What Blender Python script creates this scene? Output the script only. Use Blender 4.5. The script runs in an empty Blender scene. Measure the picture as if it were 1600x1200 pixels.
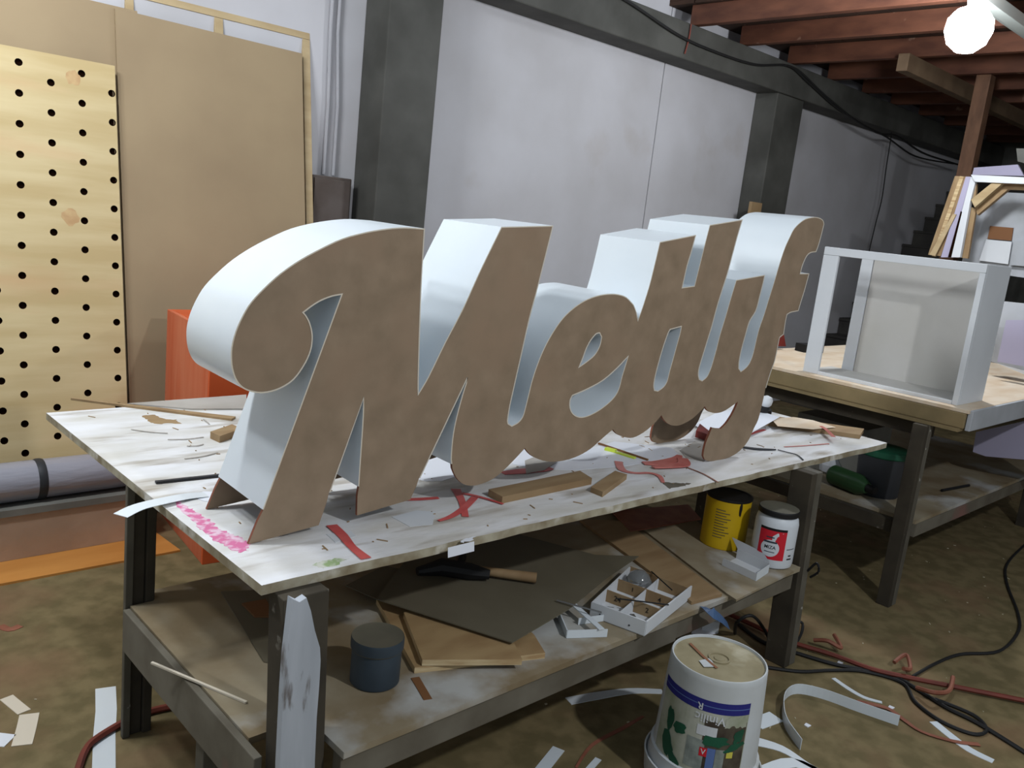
import bpy, bmesh, math, random
from mathutils import Vector, Matrix
from mathutils.geometry import tessellate_polygon
random.seed(7)
SC = bpy.context.scene
COL = SC.collection
V = Vector

# ------------------------------------------------------------------ camera
cam_d = bpy.data.cameras.new('camera')
cam = bpy.data.objects.new('camera', cam_d); COL.objects.link(cam)
cam_d.sensor_fit = 'HORIZONTAL'; cam_d.sensor_width = 36.0
cam_d.lens = 1332.108 / 1600 * 36.0
cam_d.clip_start = 0.05
cam.matrix_world = Matrix(((0.72927, 0.05595, -0.681935, 0), (-0.675564, 0.216963, -0.704656, 0),
                           (0.108529, 0.974575, 0.196023, 1.7), (0, 0, 0, 1)))
SC.camera = cam

# ------------------------------------------------------------------ world, exposure, lights
W = bpy.data.worlds.new('world'); SC.world = W; W.use_nodes = True
W.node_tree.nodes['Background'].inputs[0].default_value = (0.80, 0.90, 1.0, 1)
W.node_tree.nodes['Background'].inputs[1].default_value = 0.27
SC.view_settings.view_transform = 'Standard'
SC.view_settings.look = 'None'
SC.view_settings.gamma = 1.0
SC.view_settings.use_curve_mapping = False
SC.view_settings.exposure = 0.45

def lamp(name, loc, power, r, col):
    l = bpy.data.lights.new(name, 'POINT'); l.energy = power; l.shadow_soft_size = r; l.color = col
    o = bpy.data.objects.new(name, l); COL.objects.link(o); o.location = loc
    return o
for x_ in (-0.55, 0.0, 0.55): lamp('tube_over_left_end', (x_, 2.95, 3.35), 65, 0.12, (0.93, 0.97, 1.0))
lamp('lamp_behind_camera', (1.9, -1.2, 3.2), 150, 0.06, (0.95, 0.97, 1.0))
BULB = (5.24, 2.07, 3.0)
BULB_STRENGTH = 160

# ------------------------------------------------------------------ materials
def srgb(r, g, b):
    f = lambda c: (c / 255 / 12.92) if c / 255 <= 0.04045 else ((c / 255 + 0.055) / 1.055) ** 2.4
    return (f(r), f(g), f(b), 1)

def mat(name, c1, c2=None, scale=6, rough=0.7, stretch=(1, 1, 1), lo=0.35, hi=0.65, bump=0.0, bscale=60,
        metallic=0.0, c3=None, s3=3.0, lo3=0.55, hi3=0.7, detail=5, spec=0.3, stretch3=(1, 1, 1)):
    m = bpy.data.materials.new(name); m.use_nodes = True
    nt = m.node_tree; N = nt.nodes; L = nt.links
    b = N['Principled BSDF']
    b.inputs['Roughness'].default_value = rough; b.inputs['Metallic'].default_value = metallic
    b.inputs['Specular IOR Level'].default_value = spec
    c1 = srgb(*c1)
    b.inputs['Base Color'].default_value = c1
    tc = N.new('ShaderNodeTexCoord')
    def noise(sc, st, det=5):
        mp = N.new('ShaderNodeMapping'); mp.inputs['Scale'].default_value = st
        L.new(tc.outputs['Object'], mp.inputs['Vector'])
        n = N.new('ShaderNodeTexNoise'); n.inputs['Scale'].default_value = sc; n.inputs['Detail'].default_value = det
        L.new(mp.outputs[0], n.inputs['Vector']); return n.outputs['Fac']
    def ramp(fac, a, z):
        r = N.new('ShaderNodeMapRange'); r.inputs['From Min'].default_value = a; r.inputs['From Max'].default_value = z
        L.new(fac, r.inputs['Value']); return r.outputs[0]
    col = None
    if c2:
        mx = N.new('ShaderNodeMix'); mx.data_type = 'RGBA'
        L.new(ramp(noise(scale, stretch, detail), lo, hi), mx.inputs[0])
        mx.inputs[6].default_value = c1; mx.inputs[7].default_value = srgb(*c2)
        col = mx.outputs[2]
        if c3:
            m2 = N.new('ShaderNodeMix'); m2.data_type = 'RGBA'
            L.new(ramp(noise(s3, stretch3, 6), lo3, hi3), m2.inputs[0])
            L.new(col, m2.inputs[6]); m2.inputs[7].default_value = srgb(*c3)
            col = m2.outputs[2]
        L.new(col, b.inputs['Base Color'])
    if bump:
        bp = N.new('ShaderNodeBump'); bp.inputs['Strength'].default_value = bump; bp.inputs['Distance'].default_value = 0.004
        L.new(noise(bscale, stretch), bp.inputs['Height']); L.new(bp.outputs[0], b.inputs['Normal'])
    return m

M = {}
M['wall'] = mat('white_plaster', (194, 194, 199), (180, 179, 182), scale=1.3, c3=(160, 150, 140), s3=1.1, lo3=0.62, hi3=0.85, rough=0.85, bump=0.15, bscale=8)
M['column'] = mat('grey_paint', (84, 84, 80), (66, 66, 62), scale=3, rough=0.7, bump=0.3, bscale=14)
M['floor'] = mat('dirty_concrete', (124, 110, 78), (104, 93, 63), scale=11, detail=10, c3=(130, 102, 76), s3=2.2, lo3=0.52, hi3=0.75, rough=0.9, bump=0.5, bscale=30, lo=0.4, hi=0.6)
M['mdf'] = mat('mdf_board', (150, 130, 108), (132, 114, 93), scale=14, rough=0.7, detail=10, lo=0.3, hi=0.7, c3=(146, 124, 102), s3=5, lo3=.5, hi3=.7)
M['mdf_wall'] = mat('mdf_sheet', (158, 139, 110), (148, 129, 102), scale=2, rough=0.75, detail=6)
M['mdf_edge'] = mat('mdf_cut_edge', (146, 92, 70), (120, 72, 54), scale=20, rough=0.8)
M['mdf_in'] = mat('mdf_inside', (116, 94, 72), (100, 80, 60), scale=6, rough=0.8)
M['pvc'] = mat('white_pvc', (218, 226, 231), (212, 220, 226), scale=2, rough=0.28, spec=0.45)
M['cream'] = mat('cream_strip_edge', (214, 204, 186), rough=0.6)
M['white'] = mat('white_melamine', (212, 216, 220), (204, 208, 212), scale=3, rough=0.5)
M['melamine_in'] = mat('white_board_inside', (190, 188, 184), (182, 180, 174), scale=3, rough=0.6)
M['pine'] = mat('pine_plywood', (204, 187, 145), (188, 167, 122), scale=2.2, stretch=(0.6, 1, 5), c3=(200, 164, 124), s3=1.6, lo3=0.52, hi3=0.75, stretch3=(0.5, 1, 2.5), rough=0.65, detail=7)
M['knot'] = mat('pine_knot', (198, 170, 126), (182, 148, 106), scale=20, rough=0.7)
M['recess_shade'] = mat('painted_recess_shade', (26, 14, 8), rough=1.0, spec=0.0)  # near-black shade painted into the drilled holes and a stack gap
M['timber'] = mat('pale_timber', (186, 166, 130), (166, 144, 108), scale=3, stretch=(1, 1, 4), rough=0.7)
M['timber_pale'] = mat('pale_pine_panel', (226, 212, 186), (204, 180, 146), scale=4, rough=0.7)
M['joist'] = mat('stained_joist', (112, 72, 54), (84, 52, 40), scale=3, stretch=(3, 1, 3), c3=(168, 140, 120), s3=5, lo3=0.68, hi3=0.78, rough=0.6)
M['joist_pale'] = mat('weathered_joist', (120, 100, 78), (96, 78, 60), scale=3, rough=0.7)
M['post'] = mat('brown_post', (112, 82, 62), (92, 66, 50), scale=5, stretch=(3, 3, 1), rough=0.7)
M['deck'] = mat('dark_deck', (70, 50, 40), (52, 38, 30), scale=4, rough=0.85)
M['benchtop'] = mat('worn_white_benchtop', (224, 225, 228), (202, 200, 194), scale=7.0, c3=(150, 140, 124), s3=9.0, lo3=0.54, hi3=0.76, rough=0.6, bump=0.5, bscale=40, stretch=(0.5, 1.4, 1), stretch3=(0.35, 1.6, 1), detail=9)
M['bench_edge'] = mat('chipped_bench_edge', (176, 170, 150), (134, 122, 98), scale=14, rough=0.85, c3=(216, 214, 206), s3=10)
M['bench_leg'] = mat('grimy_bench_leg', (70, 64, 53), (54, 49, 41), scale=7, rough=0.8, c3=(140, 136, 126), s3=16, lo3=0.66, hi3=0.74)
M['bench_leg_grey'] = mat('grey_bench_leg', (100, 96, 86), (82, 78, 68), scale=6, rough=0.7, c3=(176, 174, 166), s3=20, lo3=0.68, hi3=0.74)
M['white_plank'] = mat('flaking_white_paint', (176, 182, 190), (160, 166, 174), scale=5, stretch=(4, 1, 0.6), c3=(110, 106, 104), s3=9, lo3=0.64, hi3=0.7, stretch3=(2.5, 1, 0.5), rough=0.7)
M['shelf'] = mat('dusty_shelf_light_patches', (150, 140, 118), (124, 108, 82), scale=4, c3=(176, 176, 172), s3=3, lo3=0.52, hi3=0.66, rough=0.8, bump=0.15)  # pale blotches also stand in for the patch of light on the shelf
M['shelf_rail'] = mat('grey_shelf_rail', (112, 107, 95), (92, 86, 74), scale=6, c3=(128, 96, 88), s3=3, lo3=0.6, hi3=0.72, rough=0.8)
M['pink'] = mat('pink_paint', (206, 112, 154), (220, 190, 206), scale=45, rough=0.6, detail=8, lo=.45, hi=.6)
M['green_paint'] = mat('green_paint_smear', (150, 172, 124), (206, 208, 196), scale=40, rough=0.6, lo=.4, hi=.55)
M['red_tape'] = mat('red_tape', (206, 96, 92), (190, 76, 74), scale=14, rough=0.5)
M['pink_film'] = mat('pink_film', (208, 128, 120), (190, 104, 96), scale=16, rough=0.35)
M['hardboard'] = mat('dark_hardboard', (104, 98, 82), (94, 88, 72), scale=4, rough=0.7)
M['ply_face'] = mat('plywood_face', (170, 144, 104), (148, 120, 84), scale=4, stretch=(1, 3, 1), rough=0.7)
M['ply_edge'] = mat('plywood_edge', (206, 186, 146), (170, 140, 100), scale=80, stretch=(0.1, 0.1, 1), rough=0.7)
M['block'] = mat('wood_offcut', (158, 134, 100), (140, 114, 82), scale=5, stretch=(0.6, 3, 1), rough=0.7)
M['tin'] = mat('blue_grey_tin', (52, 64, 74), (44, 54, 62), scale=8, rough=0.5, spec=0.4)
M['tin_lid'] = mat('dusty_tin_lid', (104, 100, 86), (90, 88, 76), scale=9, rough=0.8)
M['yellow'] = mat('yellow_can_paint', (206, 172, 24), (186, 152, 22), scale=3, rough=0.45)
M['black'] = mat('black_plastic', (26, 26, 27), rough=0.55)
M['dark'] = mat('dark_grey_plastic', (54, 56, 60), (44, 46, 50), scale=4, rough=0.5)
M['jar'] = mat('white_jar_plastic', (206, 212, 218), rough=0.4)
M['red_label'] = mat('red_label', (200, 34, 50), rough=0.5)
M['paint_red'] = mat('dried_red_paint', (120, 40, 34), (90, 30, 26), scale=12, rough=0.5)
M['paint_green'] = mat('dark_green_paint', (28, 74, 56), (34, 92, 68), scale=12, rough=0.5)
M['bucket'] = mat('dirty_white_bucket', (200, 206, 210), (186, 190, 190), scale=5, c3=(120, 114, 92), s3=4, lo3=0.6, hi3=0.8, rough=0.5)
M['bucket_base'] = mat('grimy_bucket_base', (168, 158, 128), (140, 130, 100), scale=8, c3=(196, 190, 166), s3=6, rough=0.7)
M['label_blue'] = mat('label_blue', (40, 42, 120), rough=0.5)
M['label_dark'] = mat('label_dark', (62, 52, 46), (90, 84, 70), scale=18, rough=0.6)
M['label_pale'] = mat('label_pale_green', (150, 156, 134), (186, 188, 176), scale=12, rough=0.6)
M['label_grey'] = mat('label_grey', (120, 128, 124), (150, 158, 152), scale=30, rough=0.6)
M['label_yellow'] = mat('label_yellow', (206, 196, 84), rough=0.6)
M['label_lblue'] = mat('label_light_blue', (92, 116, 170), rough=0.6)
M['rust'] = mat('rust_stain', (140, 96, 70), rough=0.9)
M['ink'] = mat('black_ink', (24, 24, 26), rough=0.8)
M['paper'] = mat('white_sheet', (224, 228, 236), rough=0.5)
M['grey_paper'] = mat('grey_sheet', (176, 172, 166), (160, 154, 146), scale=4, rough=0.7)
M['cable'] = mat('black_cable', (34, 34, 34), rough=0.6)
M['hose'] = mat('red_hose', (122, 58, 46), (104, 50, 40), scale=12, rough=0.6)
M['film_red'] = mat('dusty_red_film', (128, 76, 58), (150, 96, 76), scale=12, rough=0.6)
M['pipe'] = mat('painted_pipe', (172, 172, 177), (160, 160, 165), scale=3, rough=0.6)
M['meter'] = mat('rusty_grey_box', (92, 84, 80), (78, 68, 62), scale=6, rough=0.6)
M['orange'] = mat('orange_laminate', (214, 96, 52), (200, 84, 42), scale=3, rough=0.45)
M['orange_worn'] = mat('scuffed_orange_laminate', (204, 118, 86), (196, 96, 62), scale=3, stretch=(4, 4, 0.5), rough=0.6)
M['orange_ply'] = mat('orange_plywood', (206, 146, 76), (188, 126, 60), scale=3, stretch=(0.5, 2, 1), rough=0.6)
M['foam'] = mat('wrapped_foam', (158, 158, 168), (140, 142, 154), scale=3, stretch=(0.6, 2, 3), rough=0.2, spec=0.6, bump=1.0, bscale=14)
M['foam_tan'] = mat('wrapped_tan_board', (186, 160, 138), (166, 142, 122), scale=3, rough=0.22, spec=0.6, bump=0.9, bscale=12)
M['grey_bar'] = mat('grey_bar', (124, 124, 118), (108, 108, 102), scale=5, rough=0.7)
M['apron'] = mat('brown_apron', (140, 122, 88), (118, 104, 74), scale=5, rough=0.75)
M['veneer'] = mat('pale_veneer', (216, 202, 182), (204, 182, 154), scale=4, stretch=(1, 3, 1), rough=0.6)
M['grey_white'] = mat('grey_white_board', (176, 180, 186), (158, 162, 166), scale=4, rough=0.6)
M['lilac'] = mat('lilac_panel', (170, 166, 190), rough=0.6)
M['green_plastic'] = mat('green_plastic', (44, 74, 44), (36, 60, 38), scale=6, rough=0.3)
M['stair'] = mat('dark_stair', (62, 60, 56), (48, 46, 44), scale=5, rough=0.8)
M['galv'] = mat('galvanised_batten', (150, 156, 152), rough=0.4, metallic=0.0)
M['steel'] = mat('steel', (150, 150, 150), rough=0.35, metallic=0.8)
M['dusty'] = mat('dust_chips', (186, 178, 152), rough=0.9)
M['lime'] = mat('lime_plastic', (196, 214, 70), rough=0.4)
M['brown'] = mat('brown_panel', (120, 82, 52), rough=0.7)
M['blue_bit'] = mat('blue_plastic', (62, 88, 122), rough=0.5)
def glassy(name, col, rough, trans):
    m = mat(name, col, rough=rough); m.node_tree.nodes['Principled BSDF'].inputs['Transmission Weight'].default_value = trans
    return m
M['glass'] = glassy('clear_plastic', (226, 230, 232), 0.08, 0.9)
def emis(name, s):
    m = bpy.data.materials.new(name); m.use_nodes = True; b = m.node_tree.nodes['Principled BSDF']
    b.inputs['Emission Color'].default_value = (0.93, 0.96, 1, 1); b.inputs['Emission Strength'].default_value = s
    return m
M['bulb'] = emis('lit_bulb', BULB_STRENGTH)

# ------------------------------------------------------------------ geometry helpers
class G:
    """a pile of verts and faces in world coordinates; faces carry a material index"""
    def __init__(s): s.v = []; s.f = []; s.m = []; s.smooth = []
    def add(s, vs, fs, mi=0, sm=False):
        o = len(s.v); s.v += [V(p) for p in vs]
        for f in fs: s.f.append([o + i for i in f]); s.m.append(mi); s.smooth.append(sm)
        return s
    def box(s, c, d, rz=0, rot=None, mi=0):
        R = rot if rot is not None else Matrix.Rotation(rz, 3, 'Z')
        vs = [V(c) + R @ V((x * d[0] / 2, y * d[1] / 2, z * d[2] / 2)) for x in (-1, 1) for y in (-1, 1) for z in (-1, 1)]
        return s.add(vs, [(0, 1, 3, 2), (4, 6, 7, 5), (0, 4, 5, 1), (2, 3, 7, 6), (0, 2, 6, 4), (1, 5, 7, 3)], mi)
    def bb(s, a, b, mi=0):
        return s.box([(a[i] + b[i]) / 2 for i in range(3)], [abs(b[i] - a[i]) for i in range(3)], mi=mi)
    def hexa(s, bot, top, mi=0):
        n = len(bot)
        return s.add(list(bot) + list(top), [tuple(range(n))[::-1], tuple(range(n, 2 * n))] + [(i, (i + 1) % n, n + (i + 1) % n, n + i) for i in range(n)], mi)
    def slab(s, pts, th, mi=0, dirv=None, emi=None):
        """polygon slab: pts is the top outline, extruded by th along dirv (default straight down)"""
        dv = V(dirv) if dirv else V((0, 0, -1)); n = len(pts)
        tri = tessellate_polygon([[V(p) for p in pts]])
        s.add(pts, tri, mi); s.add([V(p) + dv * th for p in pts], [t[::-1] for t in tri], mi)
        s.add(list(pts) + [V(p) + dv * th for p in pts], [(i, (i + 1) % n, n + (i + 1) % n, n + i) for i in range(n)], mi if emi is None else emi)
        return s
    def tube(s, path, r, n=8, mi=0, cap=True):
        P = [V(p) for p in path]; rings = []
        up = V((0, 0, 1))
        for i, p in enumerate(P):
            t = (P[min(i + 1, len(P) - 1)] - P[max(i - 1, 0)]).normalized()
            a = t.cross(up if abs(t.z) < 0.95 else V((1, 0, 0))).normalized(); b = t.cross(a)
            rr = r[i] if isinstance(r, (list, tuple)) else r
            rings.append([p + (a * math.cos(k * 2 * math.pi / n) + b * math.sin(k * 2 * math.pi / n)) * rr for k in range(n)])
        vs = [q for R in rings for q in R]
        fs = [(i * n + k, i * n + (k + 1) % n, (i + 1) * n + (k + 1) % n, (i + 1) * n + k) for i in range(len(P) - 1) for k in range(n)]
        s.add(vs, fs, mi, True)
        if cap: s.add(rings[0], [tuple(range(n))], mi); s.add(rings[-1], [tuple(range(n))[::-1]], mi)
        return s
    def lathe(s, prof, c, n=32, mi=0, axis=None, sm=True):
        """prof: list of (r, z); spun round the vertical through c (or along axis)"""
        ax = V(axis).normalized() if axis else V((0, 0, 1)); q = V((0, 0, 1)).rotation_difference(ax)
        vs = []; 
        for r, z in prof:
            for k in range(n):
                a = k * 2 * math.pi / n; vs.append(V(c) + q @ V((r * math.cos(a), r * math.sin(a), z)))
        fs = [(i * n + k, i * n + (k + 1) % n, (i + 1) * n + (k + 1) % n, (i + 1) * n + k) for i in range(len(prof) - 1) for k in range(n)]
        s.add(vs, fs, mi, sm)
        if prof[0][0] > 1e-4: s.add(vs[:n], [tuple(range(n))[::-1]], mi)
        if prof[-1][0] > 1e-4: s.add(vs[-n:], [tuple(range(n))], mi)
        return s
    def strip(s, path, w, th, mi=0, upv=None):
        """flat ribbon along path; w = width (number or list). upv = ribbon's face normal (default up)"""
        P = [V(p) for p in path]; n = len(P); up = V(upv) if upv else V((0, 0, 1)); L = []; R = []
        for i, p in enumerate(P):
            t = (P[min(i + 1, n - 1)] - P[max(i - 1, 0)]).normalized(); a = up.cross(t).normalized()
            ww = (w[i] if isinstance(w, (list, tuple)) else w) / 2
            L.append(p + a * ww); R.append(p - a * ww)
        o = up * th
        vs = L + R + [p + o for p in L] + [p + o for p in R]
        fs = []
        for i in range(n - 1):
            fs += [(i, i + 1, n + i + 1, n + i), (2 * n + i, 3 * n + i, 3 * n + i + 1, 2 * n + i + 1),
                   (i, 2 * n + i, 2 * n + i + 1, i + 1), (n + i, n + i + 1, 3 * n + i + 1, 3 * n + i)]
        fs += [(0, n, 3 * n, 2 * n), (n - 1, 3 * n - 1, 4 * n - 1, 2 * n - 1)]
        return s.add(vs, fs, mi)
    def band(s, path, h, th=0.0015, mi=0):
        """strip standing on its edge: path is its foot, h its height"""
        P = [V(p) for p in path]; n = len(P); A = []; B = []
        for i, p in enumerate(P):
            t = (P[min(i + 1, n - 1)] - P[max(i - 1, 0)]); t.z = 0; a = V((-t.y, t.x, 0)).normalized() * th / 2
            A.append(p + a); B.append(p - a)
        u = V((0, 0, h)); vs = A + B + [p + u for p in A] + [p + u for p in B]; fs = []
        for i in range(n - 1):
            fs += [(i, i + 1, 2 * n + i + 1, 2 * n + i), (n + i, 3 * n + i, 3 * n + i + 1, n + i + 1),
                   (2 * n + i, 2 * n + i + 1, 3 * n + i + 1, 3 * n + i), (i, n + i, n + i + 1, i + 1)]
        fs += [(0, 2 * n, 3 * n, n), (n - 1, 2 * n - 1, 4 * n - 1, 3 * n - 1)]
        return s.add(vs, fs, mi)

def smooth_path(P, k=6):
    P = [V(p) for p in P]; out = []
    for i in range(len(P) - 1):
        a, b, c, d = P[max(i - 1, 0)], P[i], P[i + 1], P[min(i + 2, len(P) - 1)]
        for j in range(k):
            t = j / k
            out.append(0.5 * ((2 * b) + (c - a) * t + (2 * a - 5 * b + 4 * c - d) * t * t + (3 * b - a - 3 * c + d) * t ** 3))
    out.append(P[-1]); return out

def link(name, g, mats, parent=None, bevel=0, base=None):
    if not isinstance(mats, (list, tuple)): mats = [mats]
    if parent is not None: base = V(parent['_b'])
    elif base is None:
        xs = [v.x for v in g.v]; ys = [v.y for v in g.v]
        base = V(((min(xs) + max(xs)) / 2, (min(ys) + max(ys)) / 2, min(v.z for v in g.v)))
    base = V(base)
    me = bpy.data.meshes.new(name)
    me.from_pydata([tuple(v - base) for v in g.v], [], g.f)
    for m in mats: me.materials.append(M[m])
    for p, mi, sm in zip(me.polygons, g.m, g.smooth): p.material_index = mi; p.use_smooth = sm
    bm = bmesh.new(); bm.from_mesh(me); bmesh.ops.recalc_face_normals(bm, faces=bm.faces)
    for e in bm.edges:
        if len(e.link_faces) == 2 and e.calc_face_angle(0) > 0.55: e.smooth = False
    bm.to_mesh(me); bm.free(); me.update()
    o = bpy.data.objects.new(name, me); COL.objects.link(o)
    o['_b'] = tuple(base)
    if parent is not None: o.parent = parent
    else: o.location = base
    if bevel:
        b = o.modifiers.new('bevel', 'BEVEL'); b.width = bevel; b.segments = 2; b.limit_method = 'ANGLE'
    return o
def tag(o, label, cat, group=None, kind=None):
    o['label'] = label; o['category'] = cat
    if group: o['group'] = group
    if kind: o['kind'] = kind
    return o
def thing(name, base, label, cat, group=None):
    o = bpy.data.objects.new(name, None); COL.objects.link(o); o.location = base; o['_b'] = tuple(base)
    o.empty_display_size = 0.05
    return tag(o, label, cat, group)
def struct(name, g, mats, parent=None, **k):
    o = link(name, g, mats, parent, **k)
    if parent is None: o['kind'] = 'structure'
    return o
def text_geo(s, size, depth=0.0):
    cu = bpy.data.curves.new('t', 'FONT'); cu.body = s; cu.size = size; cu.align_x = 'CENTER'; cu.align_y = 'CENTER'
    cu.resolution_u = 2; cu.extrude = depth; cu.offset = size * 0.012
    ob = bpy.data.objects.new('t', cu); COL.objects.link(ob)
    dg = bpy.context.evaluated_depsgraph_get(); me = bpy.data.meshes.new_from_object(ob.evaluated_get(dg))
    vs = [v.co.copy() for v in me.vertices]; fs = [tuple(p.vertices) for p in me.polygons]
    bpy.data.objects.remove(ob); bpy.data.curves.remove(cu); bpy.data.meshes.remove(me)
    return vs, fs
def wrap(c, r_of_z, ang, zc, flip=False, off=0.0006):
    """map flat (x,y) onto an upright cylinder round c facing angle ang"""
    def f(p):
        x, y = (-p.x, -p.y) if flip else (p.x, p.y)
        z = zc + y; r = r_of_z(z) + off; a = ang + x / r
        return V((c[0] + r * math.cos(a), c[1] + r * math.sin(a), z))
    return f
def patch(x0, x1, y0, y1, f, n=10, g=None, mi=0, wob=0.0):
    g = g or G(); vs = []; rnd = random.Random(int(abs(x0 * 9999 + y1 * 777)))
    for i in range(n + 1):
        x = x0 + (x1 - x0) * i / n
        vs += [f(V((x, y0 + rnd.uniform(-wob, wob), 0))), f(V((x, y1 + rnd.uniform(-wob, wob), 0)))]
    return g.add(vs, [(2 * i, 2 * i + 2, 2 * i + 3, 2 * i + 1) for i in range(n)], mi)
def blob(cx, cy, rx, ry, f, rot=0, g=None, n=14, jit=0.12):
    g = g or G(); rnd = random.Random(int(abs(cx * 5113 + cy * 917 + rx * 33)))
    vs = [f(V((cx, cy, 0)))]; K = 5
    rr = [1 + rnd.uniform(-jit, jit) for k in range(n)]
    for q in range(1, K + 1):
        for k in range(n):
            a = 2 * math.pi * k / n; x = rx * rr[k] * math.cos(a) * q / K; y = ry * rr[k] * math.sin(a) * q / K
            vs.append(f(V((cx + x * math.cos(rot) - y * math.sin(rot), cy + x * math.sin(rot) + y * math.cos(rot), 0))))
    fs = [(0, 1 + k, 1 + (k + 1) % n) for k in range(n)]
    for q in range(K - 1): fs += [(1 + q * n + k, 1 + q * n + n + k, 1 + q * n + n + (k + 1) % n, 1 + q * n + (k + 1) % n) for k in range(n)]
    return g.add(vs, fs)

# ================================================================== THE SETTING
WY = 4.6
struct('floor', G().bb((-4, -3, -0.1), (13, WY + 0.2, 0)), 'floor')
g = G()
g.bb((-4, WY, 0), (5.762, WY + 0.15, 5.2)); g.bb((5.774, WY, 0), (13, WY + 0.15, 5.2)); g.bb((5.762, WY + 0.02, 0), (5.774, WY + 0.15, 5.2))
struct('wall_back', g, 'wall')
struct('ambient_block_wall', G().bb((4.5, -3.15, 0), (13.15, -3.0, 5.2)), 'wall')  # unseen wall, added to keep ambient light off the right side
struct('wall_right', G().bb((13, -3, 0), (13.15, WY + 0.15, 5.2)), 'column')
c1 = struct('trim_1', G().bb((2.92, 4.35, 0), (3.30, WY, 5.2)), 'column', bevel=0.008)
c1['label'] = 'grey concrete column left of the beam'
struct('trim_2', G().bb((7.15, 4.37, 0), (7.62, WY, 3.02)), 'column', bevel=0.008)
struct('trim_3', G().bb((3.30, 4.34, 3.015), (13, WY, 3.285)), 'column', bevel=0.01)
# mezzanine over the right half: deck boards on joists
ce = struct('ceiling', G().bb((5.72, -2.5, 3.475), (13, WY, 3.50)), 'deck')
for i, x in enumerate([5.76, 6.47, 7.26, 8.02, 8.76, 9.45, 10.2, 10.95, 11.7, 12.4]):
    struct('joist', G().bb((x, -2.5, 3.288), (x + 0.07, 4.40, 3.44)), 'joist', ce, bevel=0.004)
y = -2.5
while y < 4.5:
    struct('plank', G().bb((5.72, y, 3.442), (13, y + 0.235, 3.473)), 'deck', ce); y += 0.245
struct('bearer', G().bb((7.1, 3.22, 3.15), (13, 3.31, 3.285)), 'joist_pale', ce, bevel=0.004)
po = struct('trim_4', G().bb((8.05, 2.92, 0), (8.17, 3.04, 3.286)), 'post', bevel=0.004)
# staircase against the wall, under the mezzanine
st = bpy.data.objects.new('staircase', None); COL.objects.link(st); st.location = (8.6, 4.1, 0); st['_b'] = (8.6, 4.1, 0)
tag(st, 'dark closed staircase climbing along the back wall under the joists', 'staircase')
for i in range(15):
    x = 8.55 + 0.262 * i; z = 0.185 * (i + 1)
    link('tread', G().bb((x - 0.02, 3.72, z - 0.03), (x + 0.29, WY - 0.02, z)), 'stair', st)
    link('riser', G().bb((x, 3.74, z - 0.185), (x + 0.02, WY - 0.02, z - 0.031)), 'stair', st)
link('stringer', G().slab([(8.55, 3.70, 0), (12.4, 3.70, 2.75), (12.4, 3.70, 2.45), (9.0, 3.70, 0)], 0.04, dirv=(0, -1, 0)), 'stair', st)

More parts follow.
